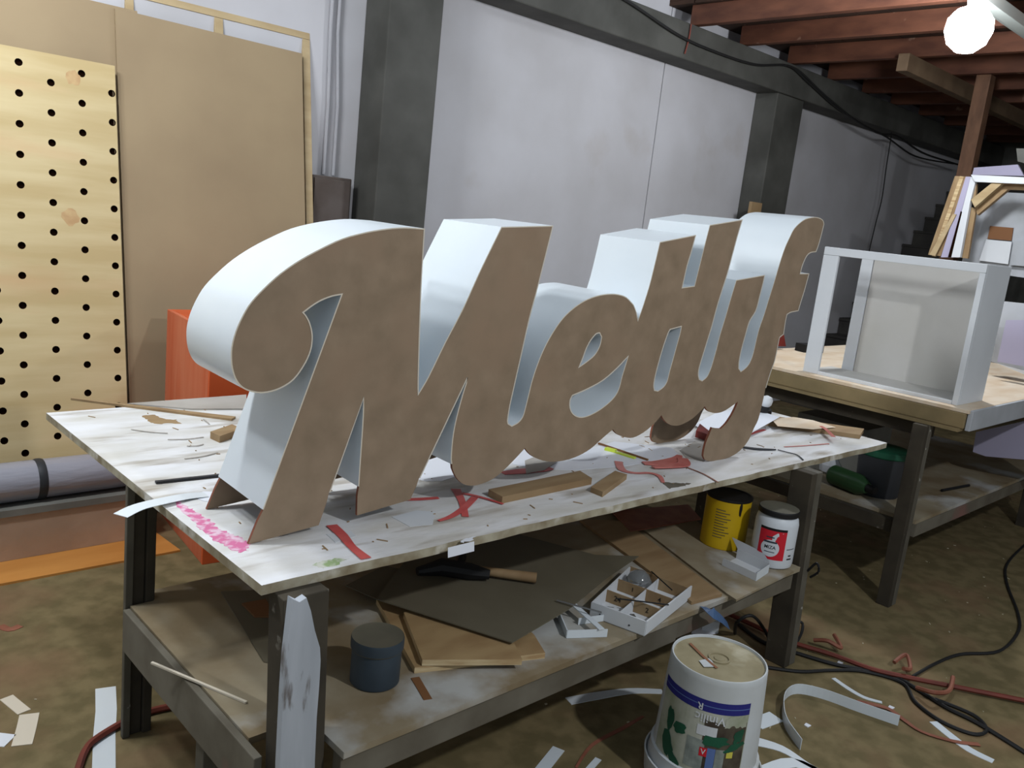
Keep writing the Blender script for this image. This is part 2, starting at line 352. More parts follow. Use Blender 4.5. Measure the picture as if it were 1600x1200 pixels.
# ================================================================== THE SIGN
OUT = [(0.439,1.6348),(0.3751,1.6334),(0.323,1.6266),(0.2629,1.6137),(0.2005,1.5947),(0.1455,1.5683),(0.0925,1.5386),(0.0455,1.5058),(0.0083,1.4719),(-0.0239,1.4368),(-0.0432,1.4042),(-0.0582,1.3677),(-0.066,1.3312),(-0.0653,1.2985),(-0.0601,1.2736),(-0.0507,1.2524),(-0.0351,1.2349),(-0.0131,1.2244),(0.0155,1.2194),(0.0487,1.224),(0.0797,1.2376),(0.1016,1.2562),(0.1228,1.2882),(0.1349,1.3184),(0.1378,1.3445),(0.1354,1.3662),(0.1278,1.3878),(0.1173,1.4049),(0.1099,1.4125),(0.132,1.4285),(0.1546,1.4417),(0.1826,1.4521),(0.2074,1.4569),(0.0314,0.9262),(-0.0003,0.8405),(0.189,0.8588),(0.2157,0.9437),(0.2934,1.1871),(0.2959,1.1208),(0.2977,0.9495),(0.3019,0.8674),(0.4704,0.8876),(0.497,0.9461),(0.6317,1.2293),(0.6184,1.1838),(0.6044,1.1177),(0.5979,1.0663),(0.5978,1.0141),(0.6029,0.9766),(0.6265,0.9338),(0.6588,0.9075),(0.6996,0.8989),(0.7395,0.903),(0.7726,0.9126),(0.805,0.931),(0.85,0.9652),(0.8854,0.9953),(0.9151,0.9694),(0.9556,0.9506),(1.0036,0.9382),(1.0672,0.9352),(1.1306,0.9444),(1.1857,0.9635),(1.2395,0.9963),(1.2828,1.0213),(1.3087,1.0023),(1.3477,0.9881),(1.3949,0.9818),(1.4483,0.9962),(1.5,1.024),(1.5339,1.0521),(1.5469,1.0385),(1.57,1.0215),(1.6042,1.0085),(1.6446,1.0051),(1.6832,1.0124),(1.721,1.025),(1.7574,1.0459),(1.7856,1.0677),(1.8071,1.0503),(1.8354,1.0403),(1.8672,1.0353),(1.9062,1.0379),(1.9436,1.0489),(1.9722,1.0606),(2.001,1.0725),(1.9931,1.0509),(1.9743,1.0192),(1.9463,0.9884),(1.9156,0.969),(1.8835,0.9728),(1.8554,0.9795),(1.8448,0.9534),(1.8311,0.9222),(1.8262,0.8901),(1.8275,0.8682),(1.8451,0.8498),(1.8841,0.8405),(1.9256,0.8405),(1.9784,0.8405),(2.0389,0.851),(2.0892,0.8743),(2.127,0.9107),(2.1451,0.9493),(2.1649,0.9821),(2.173,1.0216),(2.184,1.1177),(2.2018,1.1904),(2.2149,1.2294),(2.2206,1.3245),(2.2468,1.3377),(2.2444,1.3935),(2.2467,1.4185),(2.2694,1.427),(2.3272,1.4341),(2.3343,1.4667),(2.3457,1.5117),(2.3552,1.5622),(2.3599,1.5891),(2.2927,1.5866),(2.299,1.6208),(2.318,1.6573),(2.3444,1.6723),(2.3832,1.6771),(2.3927,1.7025),(2.4006,1.7416),(2.4069,1.7915),(2.3918,1.8067),(2.3594,1.814),(2.3175,1.8134),(2.2593,1.8018),(2.2159,1.78),(2.1844,1.754),(2.1653,1.7211),(2.1471,1.6857),(2.1322,1.6401),(2.1197,1.5866),(2.1073,1.533),(2.0939,1.482),(2.0791,1.4203),(2.0618,1.3665),(2.0546,1.3266),(2.0483,1.2672),(2.0357,1.2295),(2.0138,1.2085),(1.9853,1.195),(1.9681,1.2075),(1.9632,1.2318),(1.9661,1.2799),(1.977,1.3383),(1.9894,1.3912),(2.0196,1.4306),(2.0305,1.4888),(2.0383,1.5416),(2.0404,1.572),(1.8565,1.5463),(1.84,1.48),(1.8248,1.4086),(1.8083,1.3422),(1.8004,1.2909),(1.7987,1.2811),(1.7873,1.2271),(1.7776,1.199),(1.7653,1.1813),(1.7432,1.1694),(1.7252,1.1754),(1.7148,1.1938),(1.7142,1.2194),(1.7262,1.27),(1.7426,1.3357),(1.751,1.3681),(1.7647,1.4436),(1.7811,1.509),(1.7959,1.5643),(1.808,1.6293),(1.8216,1.704),(1.8368,1.7664),(1.6451,1.7327),(1.6338,1.6682),(1.6215,1.5915),(1.61,1.5178),(1.5447,1.5103),(1.5537,1.5838),(1.5652,1.6314),(1.5767,1.6938),(1.3882,1.658),(1.3775,1.5854),(1.3653,1.5124),(1.3461,1.439),(1.3326,1.3977),(1.3179,1.425),(1.2995,1.4475),(1.2935,1.4511),(1.2636,1.4693),(1.2318,1.4779),(1.1889,1.481),(1.1322,1.4758),(1.0785,1.462),(1.035,1.442),(0.9937,1.4143),(0.9615,1.3815),(0.9313,1.3382),(0.9088,1.2951),(0.8908,1.2466),(0.8794,1.2033),(0.8717,1.1583),(0.8659,1.1256),(0.8591,1.0984),(0.8436,1.0819),(0.8201,1.0728),(0.8049,1.0807),(0.8012,1.0919),(0.8041,1.1353),(0.8111,1.1836),(0.8181,1.2318),(0.8288,1.3024),(0.8426,1.3976),(0.8587,1.4765),(0.8702,1.5394),(0.8854,1.6228),(0.8947,1.6757),(0.6967,1.6579),(0.6369,1.5353),(0.5886,1.4266),(0.5389,1.3337),(0.4931,1.2392),(0.4659,1.1938),(0.4623,1.2283),(0.4549,1.3254),(0.4455,1.4674),(0.441,1.5781)]
LINED = [1,1,1,1,1,1,1,1,1,1,1,1,1,1,1,1,1,1,1,1,1,1,1,1,1,1,1,1,1,1,1,1,1,0,0,0,1,1,1,0,0,0,1,1,1,1,1,1,0,0,0,0,0,0,0,0,0,0,0,0,0,0,0,0,0,0,0,0,0,0,0,0,0,0,0,0,0,0,0,0,0,0,0,0,0,0,0,0,0,0,0,0,0,0,0,0,0,0,0,0,0,0,0,0,0,0,1,1,1,1,1,1,1,1,1,1,1,1,1,1,1,1,1,1,1,1,1,1,1,1,1,1,1,1,1,1,1,1,1,1,1,1,1,1,1,1,1,1,1,1,1,1,1,1,1,1,1,1,1,1,1,1,1,1,1,1,1,1,1,1,1,1,1,1,1,1,1,1,1,1,1,1,1,1,1,1,1,1,1,1,1,1,1,1,1,1,1,1,1,1,1,1,1,1,1,1,1,1,1,1,1,1,1,1,1,1,1,1,1,1,1,1,1,1,1,1,1,1,1,1,1]
HOLES = [[(1.0813,1.2464),(1.0925,1.2735),(1.1019,1.3018),(1.1186,1.33),(1.1394,1.3497),(1.1537,1.3524),(1.1644,1.3397),(1.1613,1.312),(1.1435,1.2836),(1.1144,1.2642)],[(1.0661,1.1513),(1.0585,1.1356),(1.0625,1.1121),(1.0807,1.0904),(1.1111,1.0782),(1.1478,1.0795),(1.1954,1.094),(1.2422,1.118),(1.2721,1.1434),(1.2844,1.17),(1.2904,1.206),(1.3068,1.2699),(1.2629,1.2342),(1.2018,1.1951),(1.1316,1.1691)],[(1.5114,1.3615),(1.5698,1.3718),(1.5679,1.3475),(1.5589,1.3037),(1.5484,1.25),(1.5394,1.2061),(1.5347,1.1767),(1.5201,1.1576),(1.493,1.1443),(1.4736,1.1478),(1.466,1.1653),(1.467,1.1944),(1.4749,1.2426),(1.4879,1.3002),(1.5032,1.3481)]]
YF, YB = 0.0, 0.27
SD = V((0.999369, -0.035522)); SN = V((0.035522, 0.999369))
def place(g):
    g.v = [V((0.928 + SD.x * v.x + SN.x * v.y, 1.8163 + SD.y * v.x + SN.y * v.y, v.z)) for v in g.v]; return g
def corner(P, i):
    a = V(P[i]) - V(P[i - 1]); b = V(P[(i + 1) % len(P)]) - V(P[i])
    return a.length < 1e-6 or b.length < 1e-6 or a.angle(b) > 0.62
def refine(P, lin=None, k=3):
    n = len(P); cor = [corner(P, i) for i in range(n)]; out = []; lo = []
    for i in range(n):
        p0, p1, p2, p3 = V(P[i - 1]), V(P[i]), V(P[(i + 1) % n]), V(P[(i + 2) % n])
        if cor[i]: p0 = p1 - (p2 - p1)
        if cor[(i + 1) % n]: p3 = p2 + (p2 - p1)
        l = (p2 - p1).length
        kk = k if l < 0.25 else 1
        for j in range(kk):
            t = j / kk
            m1 = (p2 - p0) / 2; m2 = (p3 - p1) / 2
            if m1.length > 1.3 * l: m1 = m1.normalized() * l
            if m2.length > 1.3 * l: m2 = m2.normalized() * l
            h = (2 * t**3 - 3 * t**2 + 1) * p1 + (t**3 - 2 * t**2 + t) * m1 + (-2 * t**3 + 3 * t**2) * p2 + (t**3 - t**2) * m2
            out.append(h); lo.append(lin[i] if lin else 1)
    return out, lo
def area(P): return sum(P[i].x * P[(i + 1) % len(P)].y - P[(i + 1) % len(P)].x * P[i].y for i in range(len(P))) / 2
def offset(P, d):
    """move every vertex to the left of its travel direction by d (mitre limited)"""
    n = len(P); out = []
    for i in range(n):
        a = (P[i] - P[i - 1]); b = (P[(i + 1) % n] - P[i])
        if a.length < 1e-7: a = b
        if b.length < 1e-7: b = a
        a = a.normalized(); b = b.normalized()
        na = V((-a.y, a.x)); nb = V((-b.y, b.x)); m = na + nb
        if m.length < 0.3: out.append(P[i] + na * d); continue
        m = m.normalized(); out.append(P[i] + m * d / max(m.dot(na), 0.45))
    return out
O, OL = refine(OUT, LINED)
HS = [refine(h)[0] for h in HOLES]
sg = 1 if area(O) > 0 else -1
TH = 0.0032
Oin = offset(O, sg * TH); Oin = [Oin[i] if (OL[i] or OL[i - 1]) else O[i] for i in range(len(O))]
Hin = []
for h in HS:
    s_ = -1 if area(h) > 0 else 1
    Hin.append(offset(h, s_ * TH))
sign = thing('letter_sign', (2.0, 1.9, 0.84), 'large brown cursive letter sign with white sides standing on the white workbench', 'sign')
def panel(name, y0, y1):
    loops = [[V((p.x, p.y, 0)) for p in Oin]] + [[V((p.x, p.y, 0)) for p in h] for h in Hin]
    tri = tessellate_polygon(loops); flat = [p for l in loops for p in l]
    g = G(); n = len(flat)
    g.add([(p.x, y0, p.y) for p in flat], tri, 0)
    g.add([(p.x, y1, p.y) for p in flat], [t[::-1] for t in tri], 1)
    o = 0
    for l in loops:
        m = len(l)
        g.add([(p.x, y0, p.y) for p in l] + [(p.x, y1, p.y) for p in l], [(i, (i + 1) % m, m + (i + 1) % m, m + i) for i in range(m)], 2)
    return link(name, place(g), ['mdf', 'mdf_in', 'mdf_edge'], sign)
panel('front_panel', YF, YF + 0.009)
panel('back_panel', YB - 0.009, YB)
def wallrun(A_, B_, closed):
    """thin white wall between outline A and inset B, front to back; front rim cream"""
    g = G(); n = len(A_); y0, y1 = YF - 0.0012, YB + 0.0012
    vs = [(p.x, y0, p.y) for p in A_] + [(p.x, y1, p.y) for p in A_] + [(p.x, y0, p.y) for p in B_] + [(p.x, y1, p.y) for p in B_]
    E = range(n if closed else n - 1); nx = lambda i: (i + 1) % n
    g.add(vs, [(i, nx(i), n + nx(i), n + i) for i in E] + [(2*n + i, 3*n + i, 3*n + nx(i), 2*n + nx(i)) for i in E] + [(n + i, n + nx(i), 3*n + nx(i), 3*n + i) for i in E], 0, True)
    g.add(vs, [(i, 2*n + i, 2*n + nx(i), nx(i)) for i in E], 1)
    return g
N_ = len(O); start = next(i for i in range(N_) if OL[i] and not OL[i - 1]); i = 0
while i < N_:
    idx = (start + i) % N_
    if OL[idx]:
        j = i; run = []
        while j < N_ and OL[(start + j) % N_]: run.append((start + j) % N_); j += 1
        run.append((start + j) % N_)
        link('side_strip', place(wallrun([O[k] for k in run], [Oin[k] for k in run], False)), ['pvc', 'cream'], sign); i = j
    else: i += 1
for h, hi in zip(HS, Hin): link('hole_lining', place(wallrun(h, hi, True)), ['pvc', 'cream'], sign)

# ================================================================== WORKBENCH 1
T = 0.84
A_, B_, C_, D_ = (0.853, 1.600), (3.985, 1.563), (3.98, 3.18), (0.84, 3.182)
wb = thing('workbench', (2.4, 2.3, 0), 'white worn workbench carrying the big letter sign', 'workbench')
g = G()
# top slightly ragged along the near edge
pts = []; rnd = random.Random(3)
for i in range(41):
    t = i / 40; pts.append((A_[0] + (B_[0] - A_[0]) * t, A_[1] + (B_[1] - A_[1]) * t + rnd.uniform(-0.003, 0.003) - 0.014 * math.sin(math.pi * t) * 0, T))
pts += [(C_[0], C_[1], T), (D_[0], D_[1], T)]
g.slab(pts, 0.024, mi=0, emi=1)
link('tabletop', g, ['benchtop', 'bench_edge'], wb)
def ragged(p, amp, k=5):
    r = random.Random(5); o = []
    for i in range(len(p)):
        a = V(p[i]); b = V(p[(i + 1) % len(p)])
        for j in range(k):
            q = a.lerp(b, j / k); o.append((q.x + r.uniform(-amp, amp), q.y + r.uniform(-amp, amp), q.z))
    return o
def ink(name, polys, m, z=T, th=0.0006):
    g = G(); polys = [ragged(p, .005) for p in polys]
    for p in polys: g.slab([(x, y_, z + th) for x, y_, *_ in p], th)
    return link(name, g, m, wb)
ink('paint_smear', [[(0.8894,2.1678,0.84),(0.9,2.1682,0.84),(0.8986,2.1306,0.84),(0.9048,2.0955,0.84),(0.9073,2.0525,0.84),(0.9147,2.0181,0.84),(0.9107,1.9703,0.84),(0.9135,1.9205,0.84),(0.9233,1.8872,0.84),(0.9338,1.8632,0.84),(0.9323,1.8185,0.84),(0.9126,1.7848,0.84),(0.8905,1.7794,0.84),(0.879,1.8027,0.84),(0.879,1.8377,0.84),(0.8666,1.871,0.84),(0.873,1.9225,0.84),(0.8662,1.9638,0.84),(0.8763,2.0272,0.84),(0.8728,2.0798,0.84)]], 'pink')
ink('paint_smear', [[(1.0002,1.6362,0.84),(1.037,1.6494,0.84),(1.0779,1.6442,0.84),(1.0941,1.6269,0.84),(1.0559,1.614,0.84),(1.0149,1.6119,0.84)]], 'green_paint')
ink('stain', [[(1.1174,3.0429,0.84),(1.1601,3.0478,0.84),(1.1743,2.9766,0.84),(1.2055,2.9565,0.84),(1.2002,2.903,0.84),(1.1634,2.925,0.84),(1.1257,2.9201,0.84),(1.1131,2.9698,0.84)]], 'block')
ink('stain', [[(2.3907,1.6634,0.84),(2.4399,1.6337,0.84),(2.4819,1.6147,0.84),(2.4316,1.6004,0.84),(2.3506,1.6085,0.84)]], 'shelf_rail')
ink('paper_label', [[(1.4174,1.5872,0.84),(1.4671,1.5959,0.84),(1.4478,1.5811,0.84),(1.4062,1.5737,0.84)]], 'paper')
link('label_flap', G().slab([(1.3543,1.5679,0.84), (1.4438,1.5685,0.84), (1.4438,1.5645,0.814), (1.3543,1.5639,0.814)], 0.001, dirv=(0, 1, 0)), 'paper', wb)
# legs
def leg(x0, x1, yb0, yb1, yt0, yt1, m, ztop=0.815, dx=0.0):
    return G().hexa([(x0, yb0, 0), (x1, yb0, 0), (x1, yb1, 0), (x0, yb1, 0)], [(x0 + dx, yt0, ztop), (x1 + dx, yt0, ztop), (x1 + dx, yt1, ztop), (x0 + dx, yt1, ztop)])
link('leg', leg(0.885, 1.0, 1.50, 1.57, 1.555, 1.625, 0), 'bench_leg', wb, bevel=0.003)
link('leg', leg(0.848, 0.870, 2.405, 2.425, 2.405, 2.425, 0), 'bench_leg_grey', wb, bevel=0.003)
link('leg', leg(0.871, 0.906, 2.415, 2.45, 2.415, 2.45, 0), 'bench_leg', wb, bevel=0.003)
link('leg', leg(0.907, 0.934, 2.405, 2.46, 2.405, 2.46, 0), 'bench_leg', wb, bevel=0.003)
link('leg', leg(3.13, 3.17, 1.455, 1.55, 1.50, 1.595, 0, dx=0.03), 'bench_leg', wb, bevel=0.003)
link('leg', leg(3.171, 3.215, 1.455, 1.55, 1.50, 1.595, 0, dx=0.03), 'bench_leg_grey', wb, bevel=0.003)
link('leg', leg(3.13, 3.215, 2.40, 2.48, 2.40, 2.48, 0), 'bench_leg', wb, bevel=0.003)
link('leg', leg(0.875, 0.955, 1.90, 1.95, 1.90, 1.95, 0, ztop=0.30), 'bench_leg_grey', wb, bevel=0.003)
link('top_rail', G().bb((0.97, 2.42, 0.74), (3.13, 2.46, 0.815)), 'bench_leg', wb)
link('white_plank', G().slab([(0.8594,1.475,0.8589),(0.8766,1.475,0.8474),(0.8929,1.475,0.8536),(0.906,1.475,0.8193),(0.9187,1.475,0.7708),(0.9346,1.475,0.7252),(0.9386,1.475,0.6932),(0.9397,1.475,0.6337),(0.939,1.475,0.555),(0.9421,1.475,0.4427),(0.949,1.475,0.3225),(0.9543,1.475,0.2013),(0.859,1.475,0.2485),(0.8584,1.475,0.3632),(0.854,1.475,0.4608),(0.8529,1.475,0.5551),(0.8518,1.475,0.6474),(0.8525,1.475,0.7328),(0.8566,1.475,0.81)], 0.02, dirv=(0, 1, 0)), 'white_plank', wb)
# shelf
S = 0.442
g = G().slab([(1.012, 1.465, S), (3.128, 1.465, S), (3.128, 2.47, S), (0.93, 2.47, S), (0.93, 2.40, S), (0.86, 2.40, S), (0.86, 1.632, S), (1.012, 1.632, S)], 0.018); link('shelf_board', g, 'shelf', wb, bevel=0.002)
link('shelf_rail', G().bb((1.012, 1.475, S - 0.10), (2.33, 1.51, S - 0.019)), 'shelf_rail', wb, bevel=0.003)
link('shelf_rail', G().bb((2.335, 1.485, S - 0.10), (3.12, 1.52, S - 0.019)), 'shelf_rail', wb, bevel=0.003)
link('shelf_rail', G().bb((0.838, 1.56, S - 0.135), (0.858, 2.395, S - 0.004)), 'shelf_rail', wb, bevel=0.003)
link('shelf_rail', G().bb((0.97, 2.43, S - 0.10), (3.12, 2.46, S - 0.019)), 'shelf_rail', wb)
link('cable_hook', G().tube(smooth_path([(3.22,1.4756,0.4016), (3.22,1.4449,0.4473), (3.22,1.4306,0.4168), (3.22,1.4601,0.3798)]), 0.005), 'black', wb)

# ================================================================== ON THE WORKBENCH
def block(name, foot, h, label, m='block', z=T, cat='offcut', group=None, bevel=0.0015):
    pts = [(p[0], p[1], z + h) for p in foot]
    return tag(link(name, G().slab(pts, h), m, bevel=bevel), label, cat, group)
block('wood_offcut', [(1.7124,1.7561,0.84),(2.125,1.7618,0.84),(2.1484,1.8392,0.84),(1.7186,1.8281,0.84)], 0.022, 'long wooden batten offcut lying near the front edge of the workbench')
block('wood_offcut', [(2.0586,1.655,0.84),(2.2908,1.7458,0.84),(2.2831,1.7948,0.84),(2.0592,1.7084,0.84)], 0.018, 'short wooden block beside the long batten at the bench front')
block('wood_offcut', [(1.2174,2.6965,0.84),(1.2243,2.6365,0.84),(1.3321,2.6956,0.84),(1.3244,2.7596,0.84)], 0.024, 'small tan wooden block behind the left foot of the sign')
block('timber_board', [(3.6375,2.0228,0.84),(3.9078,1.6634,0.84),(4.0706,1.7203,0.84),(3.7943,2.081,0.84)], 0.02, 'light brown board lying along the far right of the workbench', cat='board')
def sheet(name, pts, label, m='paper', th=0.0015, cat='sheet', z=None, group=None):
    P = [(p[0], p[1], (p[2] if z is None else z) + th) for p in pts]
    return tag(link(name, G().slab(P, th), m), label, cat, group)
sheet('paper_sheet', [(3.2261,2.1298,0.85), (3.5832,2.2417,0.85), (3.7929,2.2134,0.87), (3.725,1.9851,0.88), (3.3268,1.8977,0.86), (3.2111,2.0186,0.845)], 'bright white curled sheet behind the tail of the letter y', 'paper')
sheet('veneer_sheet', [(3.6716,1.9973,0.872), (3.8457,1.976,0.872), (3.8896,1.8974,0.872), (3.9076,1.7859,0.864), (3.733,1.8131,0.864), (3.591,1.9154,0.866)], 'pale veneer scrap on the board at the right end of the bench', 'veneer')
sheet('light_shade_sheet', [(1.6087,2.057,0.8402),(1.8463,2.3252,0.8402),(1.8707,2.2152,0.8402),(1.745,2.0174,0.8402),(1.6732,2.0005,0.8402),(1.6256,2.022,0.8402)], 'white sheet standing for lit bench top seen through the gap under the M', 'paper', 0.001)  # white colour stands in for bench lit between the sign's shadows
sheet('light_shade_sheet', [(2.0239,2.0467,0.8402),(2.201,2.1843,0.8402),(2.1878,2.0181,0.8402),(2.6459,2.1038,0.8402),(2.8149,1.9406,0.8402),(2.7497,1.8547,0.8402),(2.4234,1.8525,0.8402),(2.1927,1.8956,0.8402),(2.0587,1.9691,0.8402)], 'wide white sheet standing for lit bench top under the middle of the sign', 'paper', 0.001)  # bright area of the bench top, its light painted as a white sheet
sheet('light_shade_sheet', [(2.815,1.9024,0.8402),(3.0054,1.9652,0.8402),(2.9871,1.8722,0.8402),(2.7724,1.7558,0.8402),(2.7448,1.8205,0.8402)], 'grey sheet standing for shaded bench top under the tail of the letter y', 'grey_paper', 0.001)  # grey colour stands in for the sign's shade on the bench
sheet('card_scrap', [(2.0902,2.0511,0.8425),(2.1824,2.0794,0.8425),(2.1934,1.9915,0.8425),(2.0755,1.9388,0.8425),(1.989,1.9387,0.8425)], 'grey card scrap beside the curve of the letter e', 'grey_paper', 0.001)
sheet('card_scrap', [(0.9558,2.141,0.8402),(0.9428,2.1866,0.8402),(0.9865,2.2125,0.8402),(1.0395,2.1761,0.8402),(0.9824,2.1116,0.8402)], 'pale card scrap touching the left foot of the sign', 'paper', 0.001)
sheet('card_scrap', [(1.1271,1.7861,0.8402),(1.1938,1.7762,0.8402),(1.1868,1.7407,0.8402),(1.1188,1.7289,0.8402)], 'pale blue card scrap in front of the first foot of the sign', 'white', 0.001)
sheet('card_scrap', [(1.3488,1.8121,0.8402),(1.4403,1.8225,0.8402),(1.4842,1.7897,0.8402),(1.4166,1.7139,0.8402),(1.3513,1.7313,0.8402)], 'white card scrap in front of the second foot of the sign', 'white', 0.001)
def tape(name, path, w, label, m='red_tape', z=T + .0022, th=0.0012, cat='tape', group=None, sm=True, upv=None):
    P = [V((p[0], p[1], p[2] if len(p) > 2 and z is None else z)) for p in path]
    if sm and len(P) > 2:
        n0 = len(P); P = smooth_path(P, 4)
        if isinstance(w, (list, tuple)):
            w = [w[min(int(i / 4), n0 - 1)] * (1 - (i % 4) / 4) + w[min(int(i / 4) + 1, n0 - 1)] * ((i % 4) / 4) for i in range(len(P))]
    return tag(link(name, G().strip(P, w, th, upv=upv), m), label, cat, group)
tape('white_strip', [(0.7318,2.1233,0.842), (0.7827,2.147,0.848), (0.8447,2.159,0.85), (0.9227,2.1814,0.845), (0.9807,2.182,0.8415)], [.045,.045,.046,.045,.04], 'white curved plastic strip poking over the left edge of the bench', 'pvc', z=None, cat='strip')
tape('wooden_lath', [(0.9682,3.3401,0.842),(1.3941,2.8936,0.842)], [.012, .04], 'long grey wooden lath across the far left corner of the bench', 'block', z=T, th=.008, cat='lath', sm=False)
tape('steel_rod', [(0.8959,2.3261,0.842),(1.082,2.3119,0.842)], .012, 'dark grey flat bar pointing at the left foot of the sign', 'dark', th=.006, cat='rod', sm=False)
sheet('grey_board', [(1.1218,3.2109,0.842),(1.6029,3.2208,0.842),(1.5003,3.0088,0.842),(1.3112,3.0695,0.842)], 'thin grey board on the far edge of the bench behind the lath', 'grey_paper', .006, 'board', z=.8405)
tape('red_tape', [(1.1685,1.8298,0.84),(1.1567,1.7569,0.84),(1.1383,1.6825,0.84),(1.1305,1.6072,0.84)], [.03,.028,.022,.028], 'red tape stuck across the front left of the bench top')
tape('red_tape', [(1.6643,1.9181,0.84),(1.608,1.8184,0.84),(1.5377,1.7188,0.84)], [.03,.022,.02], 'upright stroke of the crossed red tape under the M', z=T+.0015)
tape('red_tape', [(1.67,1.8321,0.84),(1.5781,1.7732,0.84),(1.5009,1.7371,0.84),(1.4463,1.7261,0.84)], [.022,.022,.018,.01], 'slanting stroke of the crossed red tape under the M')
tape('red_tape', [(1.656,1.8766,0.84),(1.6847,1.8251,0.84),(1.7084,1.7459,0.84)], [.014,.012,.01], 'thin red tape leading to the long batten', z=T+.003)
tape('red_tape', [(1.4435,1.915,0.84),(1.5037,1.8924,0.84),(1.5634,1.8763,0.84)], [.015,.018,.015], 'faded red tape right of the second foot')
tape('red_tape', [(1.9166,1.9786,0.84),(1.995,1.9668,0.84),(2.0869,1.9499,0.84),(2.1245,1.9492,0.84)], [.03,.05,.04,.02], 'wide red tape behind the bowl of the M', z=T+.001)
tape('red_film', [(2.4294,1.9007,0.84),(2.3598,1.8238,0.84),(2.3755,1.7774,0.84),(2.4299,1.7535,0.84),(2.4333,1.7129,0.84),(2.3845,1.6588,0.84)], [.03,.03,.016,.016,.02,.012], 'curling pink film strip in front of the letter t', 'pink_film')
tape('red_film', [(2.5038,1.8423,0.843),(2.5666,1.8157,0.843),(2.6753,1.822,0.843),(2.7407,1.8486,0.843)], [.03,.05,.04,.02], 'crumpled pink film in front of the tail of the l', 'pink_film', z=T+.003, th=.003)
tape('red_film', [(2.4862,1.7834,0.843),(2.5618,1.7674,0.843),(2.6416,1.7585,0.843),(2.7043,1.8099,0.843)], [.02,.04,.05,.04], 'folded pink film lobe left of the letter y', 'pink_film', z=T+.0065, th=.003)
tape('red_thread', [(2.634,1.7465,0.84),(2.6231,1.6527,0.84),(2.5865,1.5674,0.84)], .006, 'thin red thread at the front of the bench right of the film', 'film_red', cat='thread')
tape('red_thread', [(3.3486,1.7397,0.84),(3.4836,1.7071,0.84),(3.6358,1.6793,0.84)], .006, 'faint red line of tape at the right end of the bench', 'pink_film', cat='tape')
tape('red_tape', [(3.3218,1.93,0.84),(3.456,1.947,0.84),(3.5555,1.9566,0.84)], [.03,.02,.015], 'red tape just right of the tail of the y')
tape('red_tape', [(3.8531,1.8496,0.862),(3.8018,1.7839,0.862),(3.6883,1.6885,0.862)], .02, 'orange tape lying over the light board', 'pink_film', z=.866)
tape('knife', [(3.1367,1.8136,0.84),(3.1832,1.7652,0.84),(3.2559,1.7261,0.84)], [.02,.022,.006], 'dark pointed blade lying right of the tail of the y', 'dark', th=.004, cat='blade')
tape('wire', [(3.2652,1.7224,0.84),(3.2708,1.6805,0.84),(3.2764,1.6393,0.84),(3.2274,1.5836,0.84)], .004, 'thin bent wire near the right end of the bench', 'dark', cat='wire', th=.003)
tape('pencil', [(2.5449,2.1015,0.841),(2.5555,1.8615,0.841)], .008, 'thin dark rod crossing the white light patch under the letter t', 'brown', th=.006, cat='rod', sm=False, z=T+.0018)
tape('lime_marker', [(2.5078,2.0321,0.841),(2.5205,1.9906,0.841)], [.022,.02], 'lime green plastic clip under the letter t', 'lime', th=.01, cat='clip', sm=False, z=T+.0018)
tape('cutter', [(2.5158,1.9835,0.841),(2.526,1.8997,0.841)], .016, 'yellow and black cutter blade next to the lime clip', 'lime', th=.006, cat='cutter', sm=False, z=T+.0018)
block('red_board', [(3.0762,2.0118,0.84),(3.0675,1.9011,0.84),(3.1073,1.9474,0.84),(3.2073,2.0834,0.84)], .03, 'small red board behind the tail of the letter y', 'paint_red', cat='board')
k = 0
for p in [((1.0221,2.8785,0.84), (1.1126,2.7944,0.84)), ((1.0846,2.7226,0.84), (1.2014,2.7109,0.84)), ((1.0527,2.5081,0.84), (1.1711,2.5327,0.84)), ((1.1121,2.6329,0.84), (1.1683,2.6343,0.84)), ((1.2941,2.9261,0.84), (1.2846,2.855,0.84))]:
    a, b = p; mid = ((a[0] + b[0]) / 2, (a[1] + b[1]) / 2 - 0.01)
    tape('thin_offcut', [a, mid, b], .005, ['sliver of grey trim on the far left of the bench', 'second grey sliver of trim left of the small block', 'long pale sliver of trim left of the sign', 'short pale sliver of trim left of the sign', 'tiny brown sliver behind the small block'][k], 'grey_paper', cat='sliver'); k += 1
b = thing('spray_bottle', (3.7676,2.0902,0.84), 'small dark bottle with white ball cap behind the sign at the right', 'bottle')
c_ = (3.7676,2.0902,0.84)
link('bottle_body', G().lathe([(.03, 0), (.033, .01), (.033, .05), (.012, .07)], c_, 20), 'black', b)
link('cap', G().lathe([(.012, .06), (.026, .075), (.03, .095), (.024, .112), (.004, .12)], c_, 20), 'white', b)

# ================================================================== ON THE SHELF
t = thing('tin', (1.2427,1.6843,0.442), 'blue grey round tin with dusty lid on the lower shelf', 'tin')
c_ = (1.2427,1.6843,0.442)
link('body', G().lathe([(.062, 0), (.066, .004), (.066, .105), (.064, .11)], c_, 40), 'tin', t)
lid = link('lid', G().lathe([(.0685, .098), (.0705, .101), (.0705, .126), (.069, .131), (.066, .1295), (.001, .130)], c_, 40), ['tin_lid', 'tin'], t)
for p in lid.data.polygons:
    if abs(p.normal.z) < 0.5: p.material_index = 1
def ply(name, top, th, label):
    return tag(link(name, G().slab(top, th, 0, emi=1), ['ply_face', 'ply_edge']), label, 'plywood')
ply('plywood_offcut', [(1.3509,1.6524,0.46), (1.7213,1.5153,0.46), (1.7688,1.6097,0.46), (1.9376,2.2418,0.46), (1.4927,2.0495,0.46)], 0.018, 'lower brown plywood piece on the shelf under the pale one')
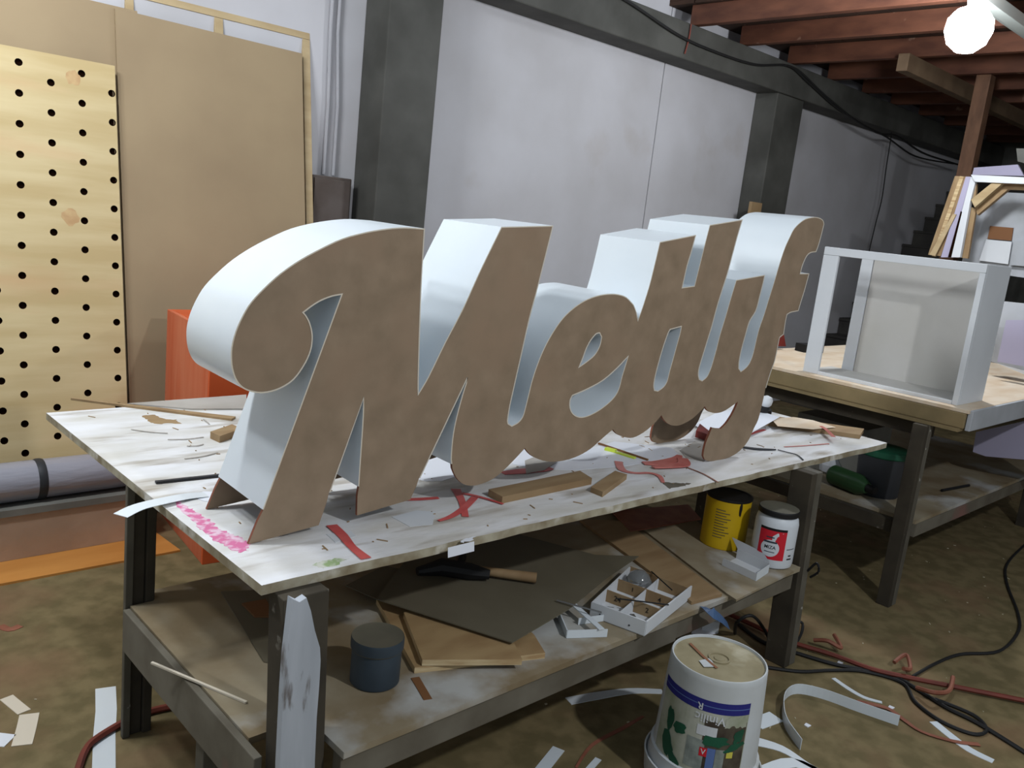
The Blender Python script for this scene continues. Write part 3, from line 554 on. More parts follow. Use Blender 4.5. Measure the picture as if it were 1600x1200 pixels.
ply('plywood_offcut', [(1.3715,1.6478,0.479), (1.6125,1.502,0.479), (1.653,1.5773,0.479), (1.7169,1.9017,0.479), (1.4892,1.8983,0.479)], 0.018, 'pale plywood piece with light edge sticking out under the dark sheet')
g = G(); P = [(1.4494,1.9894,0.492), (1.6369,1.5723,0.488), (1.9454,1.6387,0.484), (2.2402,1.7374,0.482), (2.5139,1.8081,0.482), (2.3685,1.8999,0.482), (2.1912,2.3194,0.482), (1.7444,2.2202,0.488)]
tag(link('hardboard_sheet', g.slab([(p[0], p[1], p[2] + .003) for p in P], .0035), 'hardboard'), 'large dark hardboard sheet spread across the middle of the shelf', 'board')
sheet('hardboard_scrap', [(1.4491,2.1614,0.4655), (1.4811,2.033,0.4655), (1.7101,2.1329,0.4655), (1.6442,2.2285,0.4655)], 'narrow dark hardboard scrap left of the large sheet', 'hardboard', .003, 'board')
sheet('hardboard_scrap', [(1.1195,2.3568,0.4425),(1.2516,2.297,0.4425),(1.066,1.8776,0.4425),(1.0395,1.9133,0.4425)], 'dark brown sheet on the shelf behind the white plank leg', 'hardboard', .003, 'board', z=.442)
sheet('wood_scrap', [(1.1335,2.2401,0.446),(1.2072,2.232,0.446),(1.1799,2.1176,0.446),(1.1294,2.1475,0.446)], 'brown scrap on the dark sheet at the left of the shelf', 'brown', .006, 'offcut', z=.4455)
sheet('wood_scrap', [(1.3282,1.6366,0.4425),(1.3511,1.6297,0.4425),(1.3168,1.5279,0.4425),(1.295,1.535,0.4425)], 'reddish wood sliver in front of the plywood pieces', 'brown', .002, 'offcut', z=.442)
tape('white_stick', [(0.7956,2.0579,0.448), (0.9166,1.7624,0.448)], .007, 'thin white stick poking over the left end of the shelf', 'cream', z=.443, th=.005, cat='stick', sm=False)
# shelf boards lying loose at the right
block('shelf_plank', [(2.664,2.2482,0.4425),(2.8322,2.1387,0.4425),(2.5857,1.4773,0.4425),(2.4249,1.4964,0.4425)], .012, 'brown board lying slantwise across the right of the shelf', 'block', z=.442, cat='board')
sheet('pale_board', [(2.8727,2.1183,0.4425),(3.2016,2.0666,0.4425),(3.1091,1.8987,0.4425),(3.0449,1.4497,0.4425),(2.5958,1.4253,0.4425),(2.6105,1.4747,0.4425)], 'wide dusty pale board under the yellow can', 'shelf', .008, 'board', z=.442)
sheet('pink_board', [(2.874,2.2491,0.4505),(3.2954,2.1353,0.4505),(3.188,1.9884,0.4505),(2.7559,2.0418,0.4505)], 'reddish board at the back of the shelf', 'film_red', .006, 'board', z=.4505)
# hammer
h = thing('hammer', (1.8083,2.0839,0.487), 'black headed hammer with thick wooden handle on the hardboard', 'hammer')
a = V((1.7762,2.0305,0.515)); b_ = V((1.9821,1.8271,0.509))
link('handle', G().tube([a, a.lerp(b_, .5), b_], [.013, .015, .018], 12), 'block', h)
dd = (b_ - a).normalized(); pp = V((-dd.y, dd.x, 0)); pp = V((1.6613,2.0727,0.505)) - V((1.8752,1.9543,0.505)); pp.z = 0
g = G().tube([V((1.6553,2.0585,0.512)), V((1.7398,2.037,0.518)), V((1.8029,1.9618,0.518)), V((1.8499,1.9171,0.514))], [.014, .030, .028, .016], 10)
g.tube([V((1.7929,2.0156,0.508)), V((1.8598,2.0747,0.52))], [.02, .016], 10)
link('head', g, 'black', h)
# organiser tray
tr = thing('divider_tray', (2.2781,1.6059,0.444), 'white open compartment tray with ink numbers on the shelf edge', 'tray')
Lc, Fc, Rc, Bc = [V(p) for p in ((2.0427,1.6259,0.494), (2.0924,1.44,0.494), (2.4358,1.5216,0.494), (2.3929,1.7516,0.494))]
def wallp(a, b, h, th, m, name, z0=.446):
    a = V((a.x, a.y, z0)); b = V((b.x, b.y, z0)); return link(name, G().band([a, b], h, th), m, tr)
link('base', G().slab([V((p.x, p.y, .4455)) for p in (Lc, Fc, Rc, Bc)], .0025), 'white', tr)
wallp(Lc, Fc, .048, .005, 'white', 'side'); wallp(Fc, Rc + (Rc - Fc) * .06, .048, .005, 'white', 'side'); wallp(Rc, Bc, .046, .005, 'block', 'side'); wallp(Bc, Lc, .044, .005, 'white', 'side')
for t_ in (.36, .66): wallp(Lc.lerp(Bc, t_), Fc.lerp(Rc, t_), .042, .004, 'block', 'divider')
wallp(Lc.lerp(Fc, .5), Bc.lerp(Rc, .5), .04, .004, 'white', 'divider')
def put_text(s, size, o, ex, ey, m, name, parent, off=0.0008):
    vs, fs = text_geo(s, size); ex = V(ex).normalized(); ey = V(ey).normalized(); n = ex.cross(ey)
    return link(name, G().add([V(o) + ex * v.x + ey * v.y + n * off for v in vs], fs), m, parent)
ex = (Fc - Lc); ex.z = 0
def on_div(t_, u): 
    p = Lc.lerp(Bc, t_).lerp(Fc.lerp(Rc, t_), u); nn = V((ex.y, -ex.x, 0)).normalized(); return V((p.x, p.y, .468)) + nn * .0024
put_text('24', .026, on_div(.36, .22), ex, (0, 0, 1), 'ink', 'ink_number', tr)
put_text('2', .024, on_div(.36, .75), ex, (0, 0, 1), 'ink', 'ink_number', tr)
put_text('1', .022, on_div(.66, .28), ex, (0, 0, 1), 'ink', 'ink_number', tr)
put_text('4', .022, on_div(.66, .75), ex, (0, 0, 1), 'ink', 'ink_number', tr)
for u in (.18, .72):
    p = Lc.lerp(Fc, u); nn = V((ex.y, -ex.x, 0)).normalized()
    link('screw_head', G().lathe([(.003, 0), (.003, .0015)], V((p.x, p.y, .462)) + nn * .0022, 10, axis=nn), 'dark', tr)
gl = thing('clear_lid', (2.2932,1.6757,0.495), 'clear plastic dome lying in the white compartment tray', 'lid')
cc = V(Lc.lerp(Fc, .28)).lerp(V(Bc.lerp(Rc, .28)), .80); cc.z = .4465
link('dome', G().lathe([(.040, 0.040), (.041, .048), (.034, .062), (.02, .072), (.001, .075)], cc, 24), 'glass', gl)
link('rim', G().lathe([(.041, .034), (.046, .036), (.046, .04), (.041, .041)], cc, 24), 'glass', gl)
def rod(name, a, b, r, m, label, cat='rod'):
    return tag(link(name, G().tube([a, b], r, 8), m), label, cat)
rod('screwdriver_shaft', (2.1269,1.5967,0.497), (2.2468,1.4694,0.499), .0025, 'black', 'thin black rod lying over the front compartment of the tray')
rod('long_drill_bit', (2.4114,1.6699,0.5), (2.3518,1.5345,0.499), .0022, 'black', 'slim black rod at the right corner of the tray')
rod('flat_blade', (1.9459,1.6924,0.494), (2.0016,1.5492,0.5), .003, 'steel', 'thin steel rod left of the tray resting on the hardboard')
for i, (u, v_) in enumerate([(.3, .2), (.62, .2), (.75, .12)]):
    p = Lc.lerp(Fc, u).lerp(Bc.lerp(Rc, u), v_); p.z = .449
    tag(link('bracket', G().box((p.x, p.y, .455), (.022, .016, .014), rz=i), 'white' if i < 1 else 'steel', bevel=.001), ['small white cube in the front of the tray', 'small metal bit in the middle of the tray', 'small metal bit at the front corner of the tray'][i], 'hardware')
# folded strip frame left of tray
fr = thing('strip_frame', (1.9666,1.5623,0.442), 'small frame of crossed white strips at the shelf edge left of the tray', 'frame')
def bandp(n, l, h, m='pvc', par=fr, th=.003): return link(n, G().band([V((p[0], p[1], p[2])) for p in l], h, th), m, par)
bandp('front_strip', [(1.8658,1.5646,0.443), (1.9837,1.5024,0.443)], .026)
bandp('rear_strip', [(1.9628,1.606,0.443), (2.0607,1.5774,0.443)], .022)
bandp('left_strip', [(1.8658,1.5646,0.443), (1.9379,1.6704,0.443)], .026)
link('cross_strip', G().strip([V((2.0065,1.6806,0.475)), V((1.96,1.5077,0.471))], .02, .003), 'pvc', fr)
# folded white carton near the jar
cb = thing('white_carton', (2.9009,1.578,0.45), 'crushed white carton in front of the white jar', 'box')
pts4 = [V(p) for p in (V((2.86, 1.655, .4505)), V((3.03, 1.525, .4505)), V((2.93, 1.49, .4505)), V((2.80, 1.60, .4505)))]
pts4 = [V(p) for p in ((2.9392,1.6462,0.4505), (2.9273,1.4949,0.4505), (2.8094,1.4766,0.4505), (2.8208,1.6342,0.4505))]
link('bottom', G().slab(pts4, .001), 'white', cb)
link('end_flap', G().band([pts4[1], pts4[2]], .035), 'pvc', cb)
link('front_wall', G().band([pts4[2], pts4[3]], .03), 'white', cb)
link('rear_wall', G().band([pts4[0], pts4[1]], .04), 'white', cb)
q = pts4[0] + V((0, 0, .04)); q2 = pts4[1] + V((0, 0, .04))
link('lid_flap', G().slab([q, q2, q2 + V((.03, .05, .02)), q + V((.03, .05, .025))], .0012), 'grey_white', cb)
# yellow can
c_ = V((3.0332,1.7746,0.45)); cn = thing('yellow_can', c_, 'yellow paint can with paint stained lid on the shelf', 'can')
rc = .092; hc = .215
link('body', G().lathe([(rc - .002, 0), (rc, .003), (rc, hc - .008)], c_, 40), 'yellow', cn)
link('rim', G().lathe([(rc, hc - .012), (rc + .003, hc - .008), (rc + .003, hc), (rc - .004, hc + .001), (rc - .008, hc - .004)], c_, 40), 'black', cn)
link('lid', G().lathe([(rc - .008, hc - .010), (rc - .01, hc - .005), (rc * .6, hc - .006), (.001, hc - .006)], c_, 40), 'paint_red', cn)
tov = math.atan2(-c_.y, -c_.x)
f = wrap(c_, lambda z: rc, tov, c_.z)
link('paint_drip', blob(.055, hc - .035, .007, .03, f), 'black', cn)
g = G()
for i in range(11): patch(-.045, -.045 + .02 + .025 * ((i * 7) % 5) / 4 + .02, .05 + i * .0115, .0535 + i * .0115, wrap(c_, lambda z: rc, tov, c_.z), 4, g)
link('label_print', g, 'label_dark', cn)
g = G(); f2 = lambda p: V((c_.x + p.x, c_.y + p.y, c_.z + hc - .0045))
link('paint_puddle', blob(.02, -.03, .035, .022, f2, rot=.8, jit=.3), 'paint_green', cn)
# white jar
c_ = V((3.0379,1.5515,0.45)); jr = thing('white_jar', c_, 'white plastic jar with dark lid and red label on the shelf', 'jar')
rj = .083
link('body', G().lathe([(rj - .012, 0), (rj - .003, .006), (rj, .02), (rj, .175), (rj - .004, .195), (rj - .014, .208), (rj - .018, .214)], c_, 40), 'jar', jr)
jl = link('lid', G().lathe([(rj - .006, .209), (rj - .004, .212), (rj - .004, .228), (rj - .007, .232), (.001, .232)], c_, 40), ['black', 'tin_lid'], jr)
for p in jl.data.polygons:
    if p.normal.z > 0.8: p.material_index = 1
tov = math.atan2(-c_.y, -c_.x)
def jf(off): return wrap(c_, lambda z: rj, tov - .12, c_.z + .105, off=off)
link('label', patch(-.05, .058, -.065, .052, jf(.0006), 12), 'red_label', jr)
link('label_band', patch(-.05, .058, .052, .062, jf(.0007), 12), 'ink', jr)
link('label_swoosh', G().add([jf(.0011)(V(p)) for p in [(.004, .03, 0), (.02, .045, 0), (.045, .048, 0), (.022, .03, 0), (.014, .006, 0), (.004, .0, 0)]], [(0, 1, 3), (1, 2, 3), (0, 3, 4), (0, 4, 5)]), 'jar', jr)
link('label_disc', blob(0, -.02, .036, .034, jf(.0010), n=28, jit=0), 'jar', jr)
def wraptext(s, size, x, y_, f, m, name, par, off=0):
    vs, fs = text_geo(s, size); return link(name, G().add([f(V((v.x + x, v.y + y_, 0))) for v in vs], fs), m, par)
wraptext('MIZA', .019, 0, -.016, jf(.0015), 'ink', 'lettering', jr)
g = G()
for i, (a, b) in enumerate([(-.02, .012), (-.028, .024), (-.02, .02)]): patch(a, b, [.022, .002, -.036][i], [.027, .009, -.033][i], jf(.0014), 6, g)
link('label_lines', g, 'tin', jr)
g = G(); patch(.075, .1, -.062, -.056, jf(.0006), 4, g); patch(.068, .11, -.02, -.017, jf(.0006), 5, g); patch(.08, .095, -.048, -.042, jf(.0006), 3, g)
link('side_print', g, 'dark', jr)

# ================================================================== BACK LEFT
Yb, Zb, Kk = 4.16, 0.30, 0.16
def lean(z, off=0): return Yb + Kk * (z - Zb) + off
peg = thing('peg_board', (0.9, 4.16, .3), 'pine plywood sheet drilled with rows of round holes', 'board')
COLS = [((1.0618,4.45,2.1125), (1.0158,4.1742,0.3887), 14), ((1.1896,4.4397,2.0479), (1.1508,4.1632,0.32), 14), ((1.322,4.4498,2.1115), (1.2876,4.1723,0.3769), 14), ((1.4526,4.4392,2.045), (1.4259,4.1609,0.3057), 14)]
pr = (1.4879,4.4599,2.1745); pbr = (1.4552,4.1704,0.3651); ptl = (0.9922,4.4599,2.1743)
xr = (pr[0] + pbr[0]) / 2; ztop = pr[2]; zl = ptl[2]; xl = ptl[0]
x_left = -0.02; zbot = .30
out = [V((x_left, zbot, 0)), V((xr, zbot, 0)), V((xr, ztop, 0)), V((x_left, ztop + (zl - ztop) * (xr - x_left) / (xr - xl), 0))]
cent = []
for a, b, n in COLS:
    for i in range(n): cent.append((a[0] + (b[0] - a[0]) * i / (n - 1), a[2] + (b[2] - a[2]) * i / (n - 1)))
dxc = COLS[1][0][0] - COLS[0][0][0]
for j in (1, 2, 3):
    a = COLS[j % 2]
    for i in range(14): cent.append((COLS[0][0][0] - dxc * j, a[0][2] + (a[1][2] - a[0][2]) * i / 13 + .0))
HR = .0165; loops = [out]; 
for cx, cz in cent:
    if cz > zbot + .03 and cz < ztop - .02: loops.append([V((cx + HR * math.cos(-k * math.pi / 6), cz + HR * math.sin(-k * math.pi / 6), 0)) for k in range(12)])
tri = tessellate_polygon(loops); flat = [p for l in loops for p in l]; g = G()
P3 = lambda p, o=0: V((p.x, lean(p.y, o), p.y))
g.add([P3(p) for p in flat], tri, 0); g.add([P3(p, .015) for p in flat], [t_[::-1] for t_ in tri], 0)
for l in loops:
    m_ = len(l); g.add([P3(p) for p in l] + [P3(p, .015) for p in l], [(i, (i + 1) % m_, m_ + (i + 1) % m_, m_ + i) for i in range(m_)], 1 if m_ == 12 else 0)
link('perforated_sheet', g, ['pine', 'recess_shade'], peg)
link('hole_shade_sheet', G().hexa([P3(p, .016) for p in [V((x_left, zbot, 0)), V((xr - .01, zbot, 0)), V((xr - .01, ztop - .02, 0)), V((x_left, ztop - .02, 0))]], [P3(p, .02) for p in [V((x_left, zbot, 0)), V((xr - .01, zbot, 0)), V((xr - .01, ztop - .02, 0)), V((x_left, ztop - .02, 0))]]), 'recess_shade', peg)  # dark sheet added behind the holes to paint their shade
for px_, pz_, rr in [(1.2866, 2.0851, .03), (1.2481, 1.4543, .035)]:
    link('knot', blob(px_, pz_, rr, rr * 1.1, lambda p: V((p.x, lean(p.y, -.0006), p.y)), jit=.2), 'knot', peg)
def leanboard(name, x0, x1, z0, z1, off, th, m, label, z1b=None, cat='board'):
    z1b = z1 if z1b is None else z1b
    p = [V((x0, z0, 0)), V((x1, z0, 0)), V((x1, z1b, 0)), V((x0, z1, 0))]
    return tag(link(name, G().hexa([P3(q, off) for q in p], [P3(q, off + th) for q in p]), m, bevel=.001), label, cat)
a = (1.5078,4.5027,2.1919); b = (2.506,4.5554,2.5211); c = (2.4843,4.3991,1.5442)
leanboard('fibreboard_sheet', a[0] - .01, (b[0] + c[0]) / 2, .02, 2.4474, .045, .012, 'mdf_wall', 'tall tan fibreboard sheet leaning right of the drilled plywood', z1b=2.4384)
leanboard('fibreboard_sheet', -.1, a[0] + .1, .02, 2.46, .062, .012, 'mdf_wall', 'tan fibreboard sheet behind the drilled plywood sheet')
fx1 = 2.5654; fz = 2.5671; fx0 = a[0] + .05
fm = thing('stud_wall_section', (2, 4.35, 0), 'pale timber frame leaning behind the fibreboard sheets', 'frame')
def fmember(n, x0, x1, z0, z1, m='timber', o0=.078, th=.05):
    p = [V((x0, z0, 0)), V((x1, z0, 0)), V((x1, z1, 0)), V((x0, z1, 0))]
    link(n, G().hexa([P3(q, o0) for q in p], [P3(q, o0 + th) for q in p]), m, fm, bevel=.002)
fmember('stud', fx1 - .045, fx1, .02, fz - .041); fmember('stud', 2.0076, 2.0532, .02, fz - .041); fmember('stud', fx0, fx0 + .04, .02, fz - .041)
fmember('top_rail', fx0, fx1, fz - .04, fz)
fmember('infill_panel', fx0 + .041, fx1 - .046, 1.6, fz - .06, 'timber_pale', .13, .006)
# wall box and pipes
mb = thing('meter_box', (2.745, 4.55, 1.4), 'dark grey metal box on the wall left of the column', 'box')
link('case', G().bb((2.58, 4.50, 1.35), (2.845, 4.598, 1.79)), 'meter', mb, bevel=.006)
link('cover', G().bb((2.59, 4.488, 1.37), (2.83, 4.499, 1.775)), 'meter', mb, bevel=.003)
for i, (x, x2) in enumerate([(2.685, 2.70), (2.735, 2.765)]):
    tag(link('conduit', G().tube([(x, 4.582, 5.0), (x, 4.582, 2.6), (x2, 4.582, 2.2), (x2, 4.582, 1.80)], .011, 10), 'pipe'), ['left painted conduit pipe rising from the grey box', 'right painted conduit pipe rising from the grey box'][i], 'pipe')
# orange cabinet
ob = thing('orange_cabinet', (1.62, 3.9, 0), 'tall scuffed orange laminate cabinet behind the left end of the bench', 'cabinet')
R_ = Matrix.Rotation(math.radians(-6), 3, 'Z'); oc = V((1.556, 3.475, 0))
def obx(n, x0, x1, y0, y1, z0, z1, m): 
    g = G(); c = oc + R_ @ V(((x0 + x1) / 2, (y0 + y1) / 2, (z0 + z1) / 2)); g.box(c, (x1 - x0, y1 - y0, z1 - z0), rot=R_); return link(n, g, m, ob, bevel=.002)
obx('side_panel', 0, .02, .02, .66, 0, 1.06, 'orange_worn'); obx('front_panel', 0, .62, 0, .019, 0, 1.06, 'orange')
obx('side_panel', .6, .62, .02, .66, 0, 1.06, 'orange'); obx('top', 0.021, .599, .02, .66, 1.03, 1.06, 'orange'); obx('back_panel', .021, .599, .64, .66, 0, 1.029, 'orange')
# wrapped bundle and sheets on the floor
rl = thing('wrapped_roll', (.5, 4.0, .22), 'grey foam roll wrapped in clear plastic under the drilled sheet', 'roll')
link('roll_body', G().tube([(-.3, 3.96, .33), (.62, 3.96, .331), (1.49, 3.97, .33)], [.085, .088, .085], 20), 'foam', rl)
link('tie', G().lathe([(.0885, 0), (.091, .01), (.091, .025), (.0885, .035)], (1.0, 3.965, .33), 20, axis=(1, 0, 0)), 'dark', rl)
block('grey_bar', [(-.4, 3.86), (1.50, 3.86), (1.50, 4.06), (-.4, 4.06)], .03, 'grey bar between the wrapped roll and the wrapped board', 'grey_bar', z=.212, cat='bar')
block('wrapped_board', [(-.4, 3.87), (1.49, 3.87), (1.49, 4.05), (-.4, 4.05)], .20, 'tan board bundle wrapped in shiny plastic film on the floor', 'foam_tan', z=.011, cat='bundle', bevel=.01)
block('orange_plywood', [(-.6, 3.66), (1.53, 3.655), (1.50, 4.1), (-.6, 4.1)], .010, 'orange plywood sheet flat on the floor behind the bench', 'orange_ply', z=0, cat='plywood', bevel=0)
tag(link('paper_scrap', G().slab([(0.8864,4.061,0.02), (0.9068,4.0397,0.03), (0.9105,4.0345,0.013), (0.8757,4.0127,0.013)], .001), 'paper'), 'white scrap on the wrapped board at the left frame edge', 'scrap')

# ================================================================== BENCH 2 AND CABINET
T2 = 1.035
b2 = thing('rear_workbench', (5.3, 2, 0), 'brown edged rear workbench carrying the open white box', 'workbench')
link('tabletop', G().bb((4.235, 1.325, T2 - .018), (6.6, 2.75, T2)), 'veneer', b2, bevel=.002)
link('apron', G().bb((4.225, 1.335, .945), (4.25, 2.75, T2 - .019)), 'apron', b2, bevel=.003)
link('apron', G().bb((4.251, 1.312, .935), (6.6, 1.334, T2 - .002)), 'grey_white', b2, bevel=.002)
link('base_board', G().bb((4.20, 1.345, .93), (6.6, 2.75, .944)), 'apron', b2)
link('crossbar', G().bb((4.3, 1.5, .85), (4.36, 2.7, .929)), 'bench_leg', b2)
link('leg', G().bb((4.16, 1.47, 0), (4.20, 1.535, .929)), 'bench_leg', b2, bevel=.003)
link('leg', G().bb((4.201, 1.47, 0), (4.245, 1.535, .929)), 'bench_leg_grey', b2, bevel=.003)
for x, y_ in ((6.4, 1.5), (6.4, 2.6), (4.2, 2.6)): link('leg', G().bb((x, y_, 0), (x + .08, y_ + .07, .929)), 'bench_leg', b2, bevel=.003)
link('shelf_board', G().bb((4.25, 1.46, .425), (6.5, 2.72, .443)), 'shelf', b2)
link('shelf_rail', G().bb((4.25, 1.455, .36), (6.5, 1.48, .424)), 'shelf_rail', b2)
link('shelf_rail', G().bb((4.205, 1.55, .36), (4.245, 2.6, .424)), 'bench_leg', b2)
cbx = thing('white_open_box', (4.5, 1.8, T2), 'white open frame box standing on the rear workbench', 'cabinet')
x0, x1, y0, y1, zt = 4.30, 4.64, 1.405, 2.205, 1.705
link('front_stile', G().bb((x0, y1 - .085, T2), (x0 + .018, y1, zt - .042)), 'white', cbx, bevel=.002)
link('front_stile', G().bb((x0, y0 - .001, T2), (x0 + .018, y0 + .026, zt - .042)), 'white', cbx, bevel=.002)
link('top_rail', G().bb((x0, y0 - .001, zt - .041), (x0 + .018, y1, zt)), 'white', cbx, bevel=.002)
link('bottom_rail', G().bb((x0 - .001, y0 + .027, T2), (x0 + .018, y1 - .086, T2 + .016)), 'white', cbx)
link('side_panel', G().bb((x0 + .019, y0 - .001, T2), (x1, y0 + .018, zt)), 'white', cbx, bevel=.002)
link('bottom_panel', G().bb((x0 + .019, y0 + .019, T2), (x1 - .016, y1, T2 + .012)), 'melamine_in', cbx)
link('back_panel', G().bb((x1 - .015, y0 + .019, T2), (x1, y1 - .13, zt - .01)), 'melamine_in', cbx)
link('rear_stile', G().bb((x1 - .018, y1 - .125, T2), (x1, y1 - .06, zt - .002)), 'white', cbx, bevel=.002)
# things behind the box on bench 2
block('cardboard_strip', [(6.8001,2.0979,1.035),(6.2163,1.672,1.035),(6.7553,1.8288,1.035),(7.1027,2.1426,1.035)], .02, 'white board lying behind the box at the right frame edge', 'white', z=T2, cat='board')
tag(link('lilac_board', G().slab([(5.6,1.6638,1.3971),(5.6,1.5214,1.4208),(5.6,1.4651,1.1479),(5.6,1.6618,1.146)], .02, dirv=(1, 0, 0)), 'lilac'), 'lilac white panel standing behind the box at the right edge', 'panel')
tag(link('grey_board', G().slab([(5.75,1.7738,1.4968),(5.75,1.4967,1.5078),(5.75,1.411,1.0946),(5.75,1.7416,1.124)], .02, dirv=(1, 0, 0)), 'grey_white'), 'grey board standing further behind the open box', 'panel')
block('black_tool', [(5.05, 2.60), (5.22, 2.56), (5.24, 2.64), (5.07, 2.68)], .05, 'dark tool case on the rear bench seen through the box gap', 'black', z=T2, cat='case')
tag(link('wooden_wedge', G().slab([(4.8855,2.7,1.062), (4.9889,2.7,1.0593), (4.8917,2.7,1.2085)], .02, dirv=(0, 1, 0)), 'paint_red'), 'dark red wedge on the rear bench just right of the sign', 'wedge')
# under bench 2
SB = .443
c_ = V((4.52, 1.78, SB)); bn = thing('dark_bin', c_, 'dark grey bin on the lower shelf of the rear bench', 'bin')
link('bin_body', G().lathe([(.105, 0), (.11, .01), (.125, .22)], c_, 28), 'dark', bn)
link('bin_rim', G().lathe([(.127, .215), (.132, .222), (.132, .25), (.12, .255), (.001, .25)], c_, 28), 'paint_green', bn)
gb = thing('green_bottle', (4.42, 2.0, SB), 'green plastic bottle lying on the lower shelf of the rear bench', 'bottle')
ga, gbb = V((4.42,1.9947,0.3935)), V((4.36,1.7666,0.4443)); ga.z = gbb.z = SB + .056
link('bottle_body', G().tube([ga, ga.lerp(gbb, .06), ga.lerp(gbb, .8), ga.lerp(gbb, 1.0)], [.045, .055, .055, .03], 20), 'green_plastic', gb)
link('bottle_cap', G().tube([gbb, gbb + (gbb - ga).normalized() * .05], [.022, .02], 14), 'black', gb)
p = V((4.6,2.0729,0.4447))
tag(link('white_bag', G().lathe([(.02, 0), (.055, .02), (.06, .06), (.03, .10), (.001, .105)], (p.x, p.y + .02, SB), 9), 'grey_white'), 'crumpled white bag behind the green bottle', 'bag')
p = V((4.969,1.6925,0.5))
tag(link('green_bag', G().lathe([(.02, 0), (.08, .01), (.07, .06), (.03, .08), (.001, .085)], (4.98, 1.82, SB), 9), 'paint_green'), 'crumpled green bag right of the rear bench leg', 'bag')
block('grey_carton', [(4.62, 1.93), (4.95, 1.93), (4.95, 2.35), (4.62, 2.35)], .30, 'grey beige carton on the rear bench lower shelf', 'grey_bar', z=SB, cat='box')
tag(link('lilac_sheet', G().slab([(5.5,1.6605,0.7192),(5.5,1.1921,0.973),(5.5,1.13,0.6755),(5.5,1.5803,0.5901),(5.5,1.6539,0.597)], .015, dirv=(1, 0, 0)), 'lilac'), 'lilac panel leaning under the rear bench at the right edge', 'panel')
rod('black_rod', (4.95, 1.60, SB + .008), (5.25, 1.56, SB + .008), .008, 'black', 'black rod on the lower shelf of the rear bench')
# stacks of frames at the far right
fs_ = thing('frame_stack', (6.9, 2.4, 0), 'stack of white and plywood arch frames leaning at the far right', 'frame')
X7 = 6.9
def xq(n, l, th, m, par, dx=1): return link(n, G().slab(l, th, dirv=(dx, 0, 0)), m, par)
xq('plywood_board', [(6.95,2.6304,2.3347),(6.95,2.538,2.3341),(6.95,2.613,1.7321),(6.95,2.7097,1.7313)], .05, 'block', fs_)
xq('white_board', [(6.92,2.5406,2.3308),(6.92,2.5046,2.3324),(6.92,2.5395,1.7291),(6.92,2.5998,1.7224)], .04, 'lilac', fs_)
xq('white_board', [(6.9,2.4973,2.3306),(6.9,2.458,2.3137),(6.9,2.4652,2.15),(6.9,2.4548,1.7377),(6.9,2.5276,1.7296)], .04, 'white', fs_)
xq('plywood_board', [(6.94,2.5899,2.3354),(6.94,2.5616,2.332),(6.94,2.6459,1.7231),(6.94,2.6752,1.7248)], .008, 'ply_edge', fs_)
xq('plywood_board', [(6.9,2.5456,2.0498),(6.9,2.5694,2.0528),(6.9,2.6807,1.7322),(6.9,2.6363,1.7272)], .01, 'timber', fs_)
xq('gap_shade_strip', [(6.895,2.5167,2.0753),(6.895,2.5067,2.0713),(6.895,2.5166,1.7306),(6.895,2.5395,1.728)], .004, 'recess_shade', fs_)  # dark strip painted as the shade between stacked boards
xq('plywood_stile', [(6.93,2.479,2.2786),(6.93,2.4576,2.2843),(6.93,2.443,2.1682),(6.93,2.4724,2.1569)], .03, 'block', fs_)
xq('plywood_stile', [(6.94,2.5059,2.0797),(6.94,2.4869,2.0764),(6.94,2.4772,1.7322),(6.94,2.5009,1.7344)], .01, 'timber', fs_)
xq('top_rail', [(6.88,2.4929,2.3425),(6.88,1.9708,2.3388),(6.88,1.9619,2.2954),(6.88,2.456,2.2932)], .04, 'white', fs_)
xq('plywood_brace', [(6.9,2.4636,2.1642),(6.9,2.3361,2.3011),(6.9,2.2666,2.3),(6.9,2.4256,2.1105)], .05, 'timber', fs_)
xq('plywood_brace', [(6.97,2.4502,2.1146),(6.97,2.2811,2.3065),(6.97,1.9866,2.2988),(6.97,1.9793,2.2636),(6.97,2.2495,2.2576),(6.97,2.421,2.06)], .05, 'block', fs_)
xq('plywood_stile', [(6.96,2.4936,2.1203),(6.96,2.4359,2.1054),(6.96,2.42,1.7347),(6.96,2.5035,1.735)], .03, 'block', fs_)
wp = thing('white_backing', (7.3, 2.2, 0), 'white painted panel with brown cut-out behind the arch frames', 'panel')
xq('panel', [(7.3,2.5556,2.1053),(7.3,2.4195,2.2612),(7.3,1.901,2.2634),(7.3,1.7693,1.6318),(7.3,2.579,1.6503)], .02, 'grey_white', wp)
xq('brown_cutout', [(7.28,2.4198,2.0011),(7.28,2.2558,2.0006),(7.28,2.2495,1.9044),(7.28,2.4184,1.9027)], .015, 'brown', wp)
xq('small_board', [(7.27,2.4232,1.8967),(7.27,2.2401,1.8951),(7.27,2.2323,1.7256),(7.27,2.441,1.731)], .012, 'white', wp)
xq('side_board', [(7.25,2.2227,1.9053),(7.25,1.9397,1.9143),(7.25,1.9016,1.7309),(7.25,2.212,1.7224)], .03, 'grey_white', wp)
tag(link('leaning_white_board', G().slab([(7.4,2.6684,2.4464),(7.4,2.3592,2.4819),(7.4,2.2971,2.398),(7.4,2.6717,2.3915)], .03, dirv=(1, 0, 0)), 'lilac'), 'pale lilac board on top of the frame stack', 'board')
tag(link('carton', G().slab([(7.6,2.4573,2.6251),(7.6,2.1368,2.6321),(7.6,2.0975,2.4428),(7.6,2.428,2.5275)], .2, dirv=(1, 0, 0)), 'grey_bar'), 'grey carton above the frame stack at the right edge', 'box')
tag(link('narrow_timber', G().bb((6.90, 4.3, 0), (7.07, 4.33, 2.03)), 'block'), 'narrow brown timber upright left of the far column', 'timber')

